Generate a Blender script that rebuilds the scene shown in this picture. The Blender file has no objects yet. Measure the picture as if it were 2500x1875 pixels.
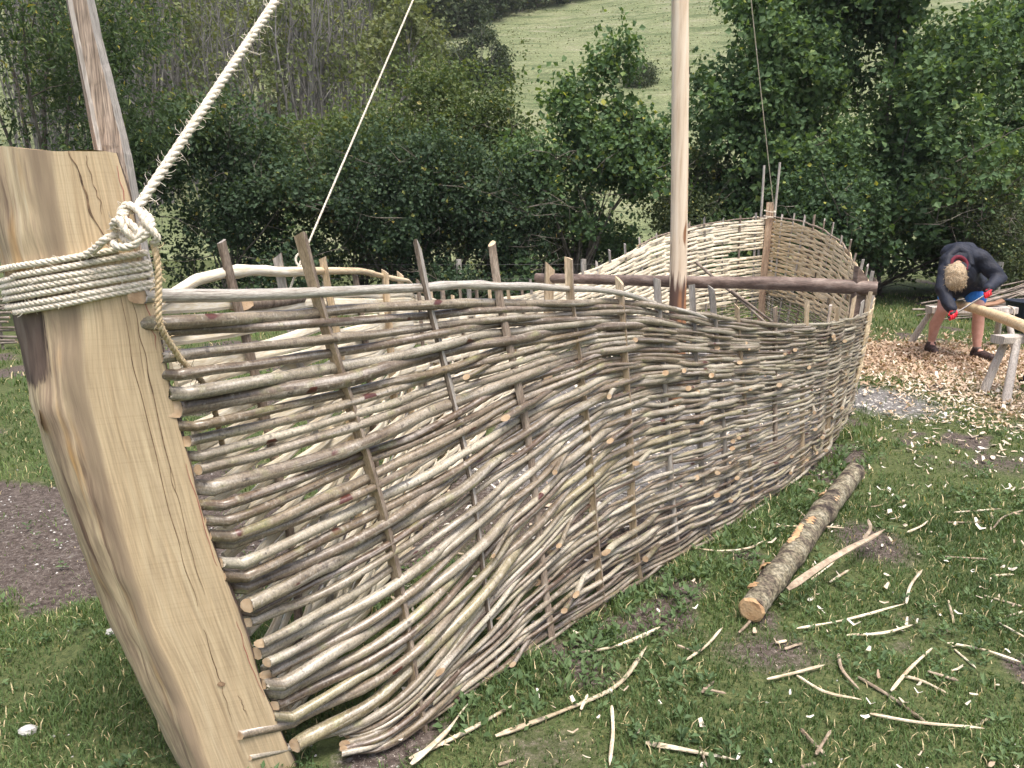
import bpy, math
import numpy as np
from mathutils import Vector

R = np.random.default_rng(11)
SC = bpy.context.scene
COL = SC.collection

# ------------------------------------------------------------------ camera
cd = bpy.data.cameras.new('camera'); cam = bpy.data.objects.new('camera', cd); COL.objects.link(cam)
cam.location = (0, 0, 1.55); cam.rotation_euler = (math.radians(90 - 12.4), 0, 0)
cd.sensor_width = 36; cd.lens = 36 * 1879 / 2500; cd.clip_start = .05; cd.clip_end = 2000
SC.camera = cam
# ------------------------------------------------------------------ sky, sun, exposure
SUN_EL, SUN_AZ = 70, 150            # azimuth from +Y: high behind the camera, veiled by cloud
wd = bpy.data.worlds.new('World'); SC.world = wd; wd.use_nodes = True
nt = wd.node_tree; nt.nodes.clear()
sky = nt.nodes.new('ShaderNodeTexSky'); sky.sky_type = 'NISHITA'; sky.sun_disc = False
sky.sun_elevation = math.radians(SUN_EL); sky.sun_rotation = math.radians(SUN_AZ)
sky.air_density = .8; sky.dust_density = 6.0; sky.ozone_density = .6
bgn = nt.nodes.new('ShaderNodeBackground'); bgn.inputs['Strength'].default_value = .14
won = nt.nodes.new('ShaderNodeOutputWorld')
nt.links.new(sky.outputs[0], bgn.inputs[0]); nt.links.new(bgn.outputs[0], won.inputs[0])
sd = bpy.data.lights.new('sun', 'SUN'); sd.energy = 1.5; sd.angle = math.radians(18); sd.color = (1, .975, .94)
so = bpy.data.objects.new('sun', sd); COL.objects.link(so)
_az, _el = math.radians(SUN_AZ), math.radians(SUN_EL)
sdir = Vector((math.sin(_az) * math.cos(_el), math.cos(_az) * math.cos(_el), math.sin(_el)))
so.rotation_euler = sdir.to_track_quat('Z', 'Y').to_euler(); so.location = sdir * 30
SC.view_settings.view_transform = 'Standard'; SC.view_settings.look = 'None'
SC.view_settings.gamma = 1; SC.view_settings.exposure = 1.15; SC.view_settings.use_curve_mapping = False
SC.render.engine = 'CYCLES'
SC.cycles.max_bounces = 6; SC.cycles.diffuse_bounces = 3; SC.cycles.glossy_bounces = 2
SC.cycles.transmission_bounces = 4; SC.cycles.use_denoising = True

# ------------------------------------------------------------------ materials
def ramp(nt, fac, cols, pos=None):
    r = nt.nodes.new('ShaderNodeValToRGB'); e = r.color_ramp.elements
    n = len(cols); pos = pos or [i / (n - 1) for i in range(n)]
    while len(e) < n: e.new(.5)
    for i, c in enumerate(cols):
        e[i].position = pos[i]; e[i].color = (*c, 1)
    nt.links.new(fac, r.inputs[0]); return r.outputs[0]
def mixc(nt, fac, a, b, mode='MIX'):
    m = nt.nodes.new('ShaderNodeMix'); m.data_type = 'RGBA'; m.blend_type = mode
    for sock, val in ((m.inputs[0], fac), (m.inputs[6], a), (m.inputs[7], b)):
        if hasattr(val, 'is_linked'): nt.links.new(val, sock)
        elif isinstance(val, tuple): sock.default_value = (*val, 1)
        else: sock.default_value = val
    return m.outputs[2]
def math_(nt, op, a, b=None, c=None, clamp=False):
    m = nt.nodes.new('ShaderNodeMath'); m.operation = op; m.use_clamp = clamp
    for i, v in enumerate((a, b, c)):
        if v is None: continue
        if hasattr(v, 'is_linked'): nt.links.new(v, m.inputs[i])
        else: m.inputs[i].default_value = v
    return m.outputs[0]
def coords(nt, kind='Object', scale=(1, 1, 1), rand=True):
    tc = nt.nodes.new('ShaderNodeTexCoord'); mp = nt.nodes.new('ShaderNodeMapping')
    mp.inputs['Scale'].default_value = scale
    nt.links.new(tc.outputs[kind], mp.inputs[0])
    if rand:
        oi = nt.nodes.new('ShaderNodeObjectInfo'); cx = nt.nodes.new('ShaderNodeCombineXYZ')
        k = math_(nt, 'MULTIPLY', oi.outputs['Random'], 37.)
        for i in range(3): nt.links.new(k, cx.inputs[i])
        nt.links.new(cx.outputs[0], mp.inputs['Location'])
    return mp.outputs[0]
def noise(nt, vec, scale, detail=4, rough=.55):
    n = nt.nodes.new('ShaderNodeTexNoise'); n.inputs['Scale'].default_value = scale
    n.inputs['Detail'].default_value = detail; n.inputs['Roughness'].default_value = rough
    nt.links.new(vec, n.inputs['Vector']); return n.outputs['Fac']
def contrast(nt, fac, lo, hi):
    m = nt.nodes.new('ShaderNodeMapRange'); m.inputs[1].default_value = lo; m.inputs[2].default_value = hi
    nt.links.new(fac, m.inputs[0]); return m.outputs[0]
def finish(nt, col, rough=.8, bump=None, bstr=.3, bdist=.01, spec=.3, transl=None, sub=None):
    bs = nt.nodes.new('ShaderNodeBsdfPrincipled'); out = nt.nodes.new('ShaderNodeOutputMaterial')
    if hasattr(col, 'is_linked'): nt.links.new(col, bs.inputs['Base Color'])
    else: bs.inputs['Base Color'].default_value = (*col, 1)
    if hasattr(rough, 'is_linked'): nt.links.new(rough, bs.inputs['Roughness'])
    else: bs.inputs['Roughness'].default_value = rough
    bs.inputs['Specular IOR Level'].default_value = spec
    if bump is not None:
        b = nt.nodes.new('ShaderNodeBump'); b.inputs['Strength'].default_value = bstr; b.inputs['Distance'].default_value = bdist
        nt.links.new(bump, b.inputs['Height']); nt.links.new(b.outputs[0], bs.inputs['Normal'])
    sh = bs.outputs[0]
    if transl:
        tr = nt.nodes.new('ShaderNodeBsdfTranslucent'); mx = nt.nodes.new('ShaderNodeMixShader'); mx.inputs[0].default_value = transl
        t2 = mixc(nt, 1., col, (1.25, 1.2, .5), 'MULTIPLY'); nt.links.new(t2, tr.inputs[0])
        nt.links.new(sh, mx.inputs[1]); nt.links.new(tr.outputs[0], mx.inputs[2]); sh = mx.outputs[0]
    nt.links.new(sh, out.inputs[0])
def newmat(name):
    m = bpy.data.materials.new(name); m.use_nodes = True; m.node_tree.nodes.clear(); return m, m.node_tree
def simple(name, cols, scale=8, stretch=(1, 1, 1), kind='Object', rough=.8, bstr=.3, bdist=.01, spec=.3, jitter=.0, detail=5, lo=.3, hi=.7, fine=0.):
    m, nt = newmat(name); v = coords(nt, kind, stretch)
    f = noise(nt, v, scale, detail)
    c = ramp(nt, contrast(nt, f, lo, hi), cols)
    f2 = noise(nt, v, scale * 6, 3)
    if fine: c = mixc(nt, fine, c, ramp(nt, contrast(nt, f2, .35, .65), [(0, 0, 0), (1, 1, 1)]), 'OVERLAY')
    if jitter:
        oi = nt.nodes.new('ShaderNodeObjectInfo')
        j = math_(nt, 'MULTIPLY_ADD', oi.outputs['Random'], 2 * jitter, 1 - jitter)
        hs = nt.nodes.new('ShaderNodeHueSaturation'); nt.links.new(j, hs.inputs['Value']); nt.links.new(c, hs.inputs['Color']); c = hs.outputs[0]
    finish(nt, c, rough, math_(nt, 'ADD', f, math_(nt, 'MULTIPLY', f2, .5)), bstr, bdist, spec)
    return m

def mat_bark_rod():
    m, nt = newmat('hazel_bark')
    v = coords(nt, 'UV', (1, 1, 1)); oi = nt.nodes.new('ShaderNodeObjectInfo')
    tone = ramp(nt, oi.outputs['Random'], [(0.09, 0.06, 0.041), (0.27, 0.238, 0.172), (0.42, 0.393, 0.314), (0.3, 0.267, 0.163), (0.17, 0.126, 0.082), (0.47, 0.436, 0.344), (0.25, 0.204, 0.133), (0.11, 0.073, 0.05), (0.4, 0.364, 0.28), (0.2, 0.155, 0.103), (0.36, 0.33, 0.249), (0.14, 0.102, 0.069)])
    dark = mixc(nt, 1., tone, (.42, .37, .33), 'MULTIPLY')
    big = noise(nt, v, 5, 4, .6)
    c = mixc(nt, contrast(nt, big, .38, .68), tone, dark)
    # short pale and dark bands and flecks around the stem
    mp = nt.nodes.new('ShaderNodeMapping'); mp.inputs['Scale'].default_value = (42, 34, 1); nt.links.new(v, mp.inputs[0])
    fl = noise(nt, mp.outputs[0], 1.2, 4, .65)
    ms = nt.nodes.new('ShaderNodeMapping'); ms.inputs['Scale'].default_value = (5, 70, 1); nt.links.new(v, ms.inputs[0])
    sheen = noise(nt, ms.outputs[0], 1., 3, .6); c = mixc(nt, math_(nt, 'MULTIPLY', contrast(nt, sheen, .5, .72), .55), c, (.50, .47, .42))
    c = mixc(nt, math_(nt, 'MULTIPLY', contrast(nt, fl, .57, .70), .6), c, (.42, .39, .33))
    c = mixc(nt, math_(nt, 'MULTIPLY', contrast(nt, fl, .42, .32), .7), c, (.035, .026, .02))
    # reddish bare patches where the bark has been knocked off
    pt = noise(nt, v, 9, 2, .4)
    c = mixc(nt, contrast(nt, pt, .71, .725), c, (.075, .025, .018))
    gr = noise(nt, v, 14, 2, .4)
    c = mixc(nt, math_(nt, 'MULTIPLY', contrast(nt, gr, .62, .75), .35), c, (.25, .27, .10))
    c = mixc(nt, .55, c, ramp(nt, contrast(nt, noise(nt, v, 190, 3, .7), .3, .7), [(.15, .15, .15), (.85, .85, .85)]), 'OVERLAY')
    finish(nt, c, math_(nt, 'MULTIPLY_ADD', big, .35, .16), math_(nt, 'ADD', fl, big), .4, .004, .55)
    return m
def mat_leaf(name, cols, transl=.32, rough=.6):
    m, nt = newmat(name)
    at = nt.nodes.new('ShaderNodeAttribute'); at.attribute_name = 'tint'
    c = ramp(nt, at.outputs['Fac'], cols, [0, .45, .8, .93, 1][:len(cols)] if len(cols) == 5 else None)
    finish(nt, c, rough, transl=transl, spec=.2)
    return m
def mat_oak():
    m, nt = newmat('sawn_oak')
    at = nt.nodes.new('ShaderNodeVertexColor'); at.layer_name = 'zone'
    sx = nt.nodes.new('ShaderNodeSeparateColor'); nt.links.new(at.outputs[0], sx.inputs[0])
    v = coords(nt, 'UV', (1, 1, 1), False)
    def mp(sc):
        q = nt.nodes.new('ShaderNodeMapping'); q.inputs['Scale'].default_value = sc; nt.links.new(v, q.inputs[0]); return q.outputs[0]
    warp = noise(nt, mp((3, 1.2, 1)), 2, 2)
    wv = nt.nodes.new('ShaderNodeVectorMath'); wv.operation = 'ADD'; nt.links.new(mp((46, .9, 1)), wv.inputs[0])
    cx = nt.nodes.new('ShaderNodeCombineXYZ'); nt.links.new(math_(nt, 'MULTIPLY', warp, 3.), cx.inputs[0]); nt.links.new(cx.outputs[0], wv.inputs[1])
    g1 = noise(nt, wv.outputs[0], 1.0, 5, .6)
    face = ramp(nt, contrast(nt, g1, .25, .75), [(0.3738, 0.2707, 0.1623), (0.4974, 0.3819, 0.237), (0.541, 0.4273, 0.2728), (0.5854, 0.4778, 0.3181)])
    saw = noise(nt, mp((6, 190, 1)), 1.0, 2)
    face = mixc(nt, math_(nt, 'MULTIPLY', contrast(nt, saw, .5, .7), .16), face, (.30, .2, .11))
    fig = noise(nt, mp((9, 1.6, 1)), 1.3, 4)
    face = mixc(nt, math_(nt, 'MULTIPLY', contrast(nt, fig, .55, .75), .35), face, (.62, .48, .30))
    face = mixc(nt, .45, face, ramp(nt, contrast(nt, noise(nt, mp((120, 4, 1)), 1.6, 4), .3, .7), [(.25, .25, .25), (.75, .75, .75)]), 'OVERLAY')
    hair = noise(nt, mp((34, .9, 1)), 1.3, 2, .4)
    face = mixc(nt, contrast(nt, hair, .705, .725), face, (.12, .075, .045))
    s1 = noise(nt, mp((26, 1.5, 1)), 1.0, 6, .7)
    sap = ramp(nt, contrast(nt, s1, .28, .72), [(.13, .085, .06), (.36, .27, .185), (.53, .42, .27), (.62, .52, .37)])
    s2 = noise(nt, mp((11, .9, 1)), 1.3, 3)
    sap = mixc(nt, contrast(nt, s2, .56, .68), sap, (.46, .25, .07))
    sap = mixc(nt, contrast(nt, noise(nt, mp((30, 1.2, 1)), 1.5, 4), .58, .68), sap, (.16, .105, .075))
    sap = mixc(nt, .5, sap, ramp(nt, contrast(nt, noise(nt, mp((80, 5, 1)), 1.5, 4), .3, .7), [(.2, .2, .2), (.8, .8, .8)]), 'OVERLAY')
    c = mixc(nt, sx.outputs[0], face, sap)
    c = mixc(nt, math_(nt, 'MULTIPLY', contrast(nt, math_(nt, 'ADD', sx.outputs[2], math_(nt, 'MULTIPLY_ADD', s1, 1.6, -.8)), .3, .8), .75), c, (.24, .18, .125))
    b1 = noise(nt, mp((14, 2, 1)), 2, 5)
    bk = ramp(nt, contrast(nt, b1, .3, .7), [(.045, .032, .026), (.14, .10, .08), (.24, .19, .15)])
    edge = contrast(nt, math_(nt, 'ADD', sx.outputs[1], math_(nt, 'MULTIPLY_ADD', s1, 2.4, -1.2)), .45, .62)
    c = mixc(nt, edge, c, bk)
    finish(nt, c, .72, math_(nt, 'ADD', math_(nt, 'ADD', g1, s1), math_(nt, 'MULTIPLY', edge, .8)), .35, .006, .25)
    return m
def mat_mast():
    m, nt = newmat('stripped_pole'); v = coords(nt, 'Object', (1, 1, .06), False)
    f = noise(nt, v, 26, 5, .6)
    c = ramp(nt, contrast(nt, f, .3, .7), [(0.4724, 0.3412, 0.2264), (0.653, 0.5382, 0.3988), (0.7272, 0.637, 0.5058)])
    k = noise(nt, coords(nt, 'Object', (1, 1, .22), False), 13, 2, .4)
    c = mixc(nt, contrast(nt, k, .69, .74), c, (.24, .12, .06))
    tc = nt.nodes.new('ShaderNodeTexCoord'); s = nt.nodes.new('ShaderNodeSeparateXYZ'); nt.links.new(tc.outputs['Object'], s.inputs[0])
    h = math_(nt, 'ADD', s.outputs[2], math_(nt, 'MULTIPLY_ADD', f, .5, -.25))
    strip = ramp(nt, contrast(nt, noise(nt, coords(nt, 'Object', (1, .3, .05), False), 9, 2), .47, .53), [(.11, .065, .048), (.32, .16, .08)])
    c = mixc(nt, contrast(nt, h, 1.07, .99), c, strip)
    finish(nt, c, .62, f, .3, .006, .3); return m
def mat_leafy_ground():
    m, nt = newmat('ground_soil')
    at = nt.nodes.new('ShaderNodeVertexColor'); at.layer_name = 'zone'
    sx = nt.nodes.new('ShaderNodeSeparateColor'); nt.links.new(at.outputs[0], sx.inputs[0])
    v = coords(nt, 'Object', (1, 1, 1), False)
    n1 = noise(nt, v, 3.2, 6, .65); n2 = noise(nt, v, 45, 4, .7); n3 = noise(nt, v, 150, 2)
    soil = ramp(nt, contrast(nt, n2, .3, .7), [(0.0343, 0.0258, 0.0222), (0.0821, 0.0651, 0.0554), (0.1595, 0.1352, 0.117)])
    soil = mixc(nt, contrast(nt, n3, .66, .70), soil, (.42, .38, .32))
    gr = ramp(nt, contrast(nt, n2, .25, .75), [(0.0328, 0.0431, 0.0167), (0.0745, 0.0941, 0.0357), (0.1498, 0.154, 0.0667)])
    c = mixc(nt, contrast(nt, math_(nt, 'ADD', sx.outputs[0], math_(nt, 'MULTIPLY_ADD', n2, .6, -.3)), .35, .65), gr, soil)
    chalk = ramp(nt, contrast(nt, n2, .25, .75), [(.07, .067, .066), (.15, .145, .142), (.32, .31, .30)])
    c = mixc(nt, contrast(nt, math_(nt, 'ADD', sx.outputs[1], math_(nt, 'MULTIPLY_ADD', n2, .9, -.45)), .35, .65), c, chalk)
    chip = ramp(nt, contrast(nt, n3, .3, .7), [(0.1331, 0.0891, 0.0583), (0.2889, 0.2097, 0.1393), (0.4613, 0.3733, 0.2765)])
    c = mixc(nt, contrast(nt, math_(nt, 'ADD', sx.outputs[2], math_(nt, 'MULTIPLY_ADD', n2, .9, -.45)), .42, .6), c, chip)
    finish(nt, c, .92, math_(nt, 'ADD', n2, math_(nt, 'MULTIPLY', n3, .4)), .7, .02, .15); return m
def mat_hill():
    m, nt = newmat('down_grass'); v = coords(nt, 'Object', (1, 1, 1), False)
    n1 = noise(nt, v, .35, 6, .65)
    c = ramp(nt, contrast(nt, n1, .28, .72), [(0.1143, 0.1413, 0.0665), (0.1535, 0.176, 0.0905), (0.1877, 0.2012, 0.1112)])
    q = nt.nodes.new('ShaderNodeMapping'); q.inputs['Scale'].default_value = (.22, 1.0, 1.0); q.inputs['Rotation'].default_value = (0, 0, .12); nt.links.new(v, q.inputs[0])
    t = noise(nt, q.outputs[0], 1.1, 5, .65)
    c = mixc(nt, math_(nt, 'MULTIPLY', contrast(nt, t, .53, .62), .8), c, (.075, .10, .045))  # turf mottling, its contrast also painting in relief shading the bump barely shows
    c = mixc(nt, math_(nt, 'MULTIPLY', contrast(nt, t, .45, .34), .65), c, (.225, .22, .15))
    fine = noise(nt, v, 5, 4, .7)
    c = mixc(nt, contrast(nt, noise(nt, q.outputs[0], 3.3, 3, .6), .66, .72), c, (.05, .06, .03))
    c = mixc(nt, .7, c, ramp(nt, contrast(nt, fine, .3, .7), [(.25, .25, .25), (.75, .75, .75)]), 'OVERLAY')
    finish(nt, c, .95, math_(nt, 'ADD', t, fine), .5, .25, .1); return m

MT = {}
MT['bark'] = mat_bark_rod()
MT['silver'] = simple('silvery_bark', [(.17, .14, .11), (.36, .335, .285), (.50, .48, .43)], 9, (1.2, 30, 1), 'UV', rough=.3, bstr=.4, bdist=.003, spec=.5, fine=.45)
MT['cut'] = simple('cut_wood', [(0.3474, 0.2259, 0.1287), (0.5061, 0.3603, 0.2226), (0.579, 0.4494, 0.3036)], 30, rough=.7, jitter=.12)
MT['strip'] = simple('split_white_wood', [(.47, .39, .26), (.70, .63, .48), (.80, .74, .60)], 5, (1, 9, 1), 'UV', rough=.6, bstr=.25, bdist=.003, jitter=.14, fine=.25)
MT['strip_warm'] = simple('split_cream_wood', [(.42, .31, .18), (.63, .50, .32), (.74, .63, .44)], 5, (1, 9, 1), 'UV', rough=.6, bstr=.25, bdist=.003, jitter=.16, fine=.25)
MT['stakebark'] = simple('stake_bark', [(.10, .075, .055), (.21, .165, .125), (.30, .25, .20)], 9, (6, 6, 1), rough=.75, bstr=.5, bdist=.004, jitter=.22, fine=.3)
MT['stakewood'] = simple('stake_split_wood', [(0.3083, 0.2275, 0.1387), (0.474, 0.3691, 0.2399), (0.5505, 0.4536, 0.3164)], 9, (8, 8, .6), rough=.7, bstr=.4, bdist=.004, jitter=.18, fine=.3)
MT['stakegrey'] = simple('stake_grey_wood', [(.22, .20, .175), (.36, .33, .29), (.45, .42, .37)], 9, (8, 8, .6), rough=.75, bstr=.4, bdist=.004, jitter=.18, fine=.3)
MT['oak'] = mat_oak()
MT['oakback'] = simple('oak_bark_edge', [(.05, .035, .028), (.12, .09, .07), (.20, .155, .12)], 12, (3, 3, 1), rough=.9, bstr=.6)
MT['crack'] = simple('crack_shadow', [(.07, .045, .03), (.19, .125, .075), (.30, .20, .12)], 60)  # shade of cracks and rope hole put into colour; also the face knot's brown
MT['chalkred'] = simple('red_marking', [(.34, .10, .08), (.42, .17, .13)], 40, rough=.9)
MT['grey_timber'] = simple('weathered_timber', [(.26, .23, .20), (.45, .41, .365), (.54, .50, .45)], 7, (14, 14, .3), rough=.8, bstr=.3, bdist=.006, fine=.35)
MT['brown_timber'] = simple('brown_timber', [(.17, .13, .10), (.32, .255, .20), (.42, .345, .28)], 7, (9, 9, .35), rough=.8, bstr=.6, bdist=.01, fine=.45)
MT['beam'] = simple('brown_bark_pole', [(.07, .047, .036), (.145, .102, .08), (.25, .195, .16)], 5, (1.4, 1.4, 5), rough=.5, bstr=.4, bdist=.006, fine=.25, spec=.4)
MT['mast'] = mat_mast()
MT['sternpost'] = simple('stern_timber', [(0.241, 0.153, 0.101), (0.412, 0.292, 0.196), (0.4907, 0.3707, 0.2587)], 6, (7, 7, .5), rough=.75, fine=.3)
MT['rope'] = simple('sisal_rope', [(.48, .42, .32), (.66, .60, .49), (.76, .71, .60)], 120, rough=.9, bstr=.5, bdist=.003, fine=.3)
MT['ropedark'] = simple('sisal_rope_tan', [(.36, .26, .14), (.56, .44, .27), (.66, .55, .37)], 120, rough=.9, bstr=.5, bdist=.003, fine=.3)
MT['ground'] = mat_leafy_ground()
MT['hill'] = mat_hill()
MT['grass'] = mat_leaf('grass_blades', [(0.0583, 0.098, 0.0358), (0.1134, 0.176, 0.0631), (0.2049, 0.275, 0.104), (0.4181, 0.3851, 0.2026), (0.85, 0.6843, 0.446)], .35)
MT['weed'] = mat_leaf('weed_leaves', [(0.0544, 0.0927, 0.0413), (0.0999, 0.1608, 0.07), (0.1628, 0.234, 0.1051), (0.2297, 0.2732, 0.1218), (0.3039, 0.2964, 0.1375)], .3)
MT['maple'] = mat_leaf('maple_leaves', [(0.0334, 0.0579, 0.0334), (0.0572, 0.0985, 0.0505), (0.1003, 0.1446, 0.0557), (0.1982, 0.2205, 0.0647), (0.3699, 0.2921, 0.0807)], .34)
MT['maplelight'] = mat_leaf('light_maple_leaves', [(0.0382, 0.0636, 0.0315), (0.071, 0.1099, 0.0443), (0.1176, 0.1621, 0.0562), (0.1868, 0.2147, 0.07), (0.3017, 0.2683, 0.0902)], .36)
MT['ash'] = mat_leaf('ash_leaves', [(0.0416, 0.0696, 0.0362), (0.0712, 0.1157, 0.0512), (0.1179, 0.1735, 0.0622), (0.233, 0.2552, 0.0716), (0.4395, 0.3728, 0.0834)], .36)
MT['hazel'] = mat_leaf('hazel_leaves', [(0.0431, 0.0806, 0.0405), (0.0786, 0.1388, 0.0613), (0.128, 0.2081, 0.0813), (0.2389, 0.3057, 0.0919), (0.5008, 0.4741, 0.1002)], .36)
MT['thorn'] = mat_leaf('hawthorn_leaves', [(0.0474, 0.0696, 0.034), (0.0824, 0.1104, 0.0512), (0.1408, 0.1742, 0.0741), (0.2566, 0.279, 0.1009), (0.4641, 0.4196, 0.1302)], .3)
MT['wood_far'] = mat_leaf('hillside_leaves', [(.07, .095, .045), (.115, .145, .062), (.16, .19, .075), (.20, .21, .09), (.24, .22, .10)], .3)  # lightened greens paint the pale distance haze into the leaves
MT['dark_far'] = mat_leaf('dark_hillside_leaves', [(.035, .055, .03), (.055, .08, .04), (.085, .11, .05), (.12, .13, .06), (.14, .13, .06)], .25)
MT['tussock'] = mat_leaf('tussock_grass', [(.085, .105, .045), (.125, .145, .065), (.16, .175, .085), (.22, .215, .125), (.27, .245, .15)], .2, .8)
MT['twig'] = simple('bush_branch', [(.055, .046, .037), (.12, .105, .085), (.21, .19, .16)], 9, rough=.85)
MT['greytrunk'] = simple('grey_trunk', [(.075, .072, .066), (.135, .13, .12), (.20, .195, .18)], 3, rough=.9)
MT['log'] = simple('cherry_log_bark', [(.03, .022, .018), (.11, .09, .065), (.17, .15, .10), (.22, .20, .145)], 11, (1, 1, 1), rough=.8, bstr=1., bdist=.02, fine=.6, lo=.34, hi=.62)
MT['logcut'] = simple('fresh_log_end', [(0.2533, 0.1463, 0.0774), (0.4757, 0.3074, 0.162), (0.5823, 0.414, 0.2457)], 18, (1, 1, 1), rough=.7, bstr=.6, bdist=.01)
MT['shaving'] = simple('peeled_strip', [(.34, .26, .165), (.53, .45, .32), (.66, .60, .47)], 12, rough=.7, jitter=.2, fine=.2)
MT['barkstrip'] = simple('peeled_bark', [(.15, .11, .075), (.29, .23, .165), (.41, .345, .26)], 12, rough=.75, jitter=.2, fine=.2)
MT['chip'] = mat_leaf('wood_chips', [(0.2979, 0.1938, 0.1321), (0.4279, 0.3199, 0.2274), (0.5664, 0.4739, 0.3659), (0.6656, 0.5962, 0.4959), (0.7433, 0.697, 0.6122)], .12, .7)
MT['stone'] = simple('chalk_stone', [(.28, .27, .255), (.50, .49, .46), (.68, .66, .62)], 14, rough=.9, jitter=.2)
MT['skin'] = simple('skin', [(.48, .25, .19), (.58, .33, .26)], 20, rough=.5, bstr=.05)
MT['navy'] = simple('navy_cloth', [(.007, .009, .015), (.013, .016, .027), (.02, .025, .04)], 9, rough=.65, bstr=.5, bdist=.02)
MT['maroon'] = simple('maroon_cloth', [(0.09, 0.009, 0.0188), (0.1425, 0.015, 0.03)], 20, rough=.8)
MT['blue'] = simple('blue_cloth', [(.02, .14, .50), (.035, .22, .66)], 14, rough=.7, bstr=.5, bdist=.01)
MT['red'] = simple('red_glove', [(.55, .015, .03), (.72, .03, .05)], 30, rough=.7)
MT['black'] = simple('black_rubber', [(.012, .012, .013), (.03, .03, .032)], 30, rough=.55)
MT['hair'] = simple('blond_hair', [(.24, .17, .10), (.42, .32, .20), (.55, .46, .33)], 18, (5, 1, 5), rough=.5, bstr=.8, bdist=.01, fine=.3)
MT['shoe'] = simple('brown_shoe', [(.018, .012, .011), (.05, .03, .027), (.08, .05, .045)], 40, rough=.6, bstr=.5)
MT['steel'] = simple('dark_steel', [(.05, .05, .05), (.11, .105, .10)], 20, rough=.4, spec=.6)
MT['pole'] = simple('shaved_pole', [(.50, .34, .18), (.66, .50, .30), (.73, .60, .40)], 7, (1, 6, 6), rough=.6, bstr=.4, fine=.25)
MT['leather'] = simple('tan_leather', [(.22, .12, .07), (.36, .21, .13)], 12, rough=.65)
MT['tub'] = simple('blue_black_plastic', [(.012, .017, .03), (.025, .032, .05)], 6, rough=.45)
MT['yellow'] = simple('yellow_band', [(.62, .40, .02), (.70, .48, .04)], 9, rough=.5)
MT['stick'] = simple('brushwood', [(.13, .10, .08), (.24, .20, .165), (.34, .30, .25)], 9, rough=.8, jitter=.25)

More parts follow.
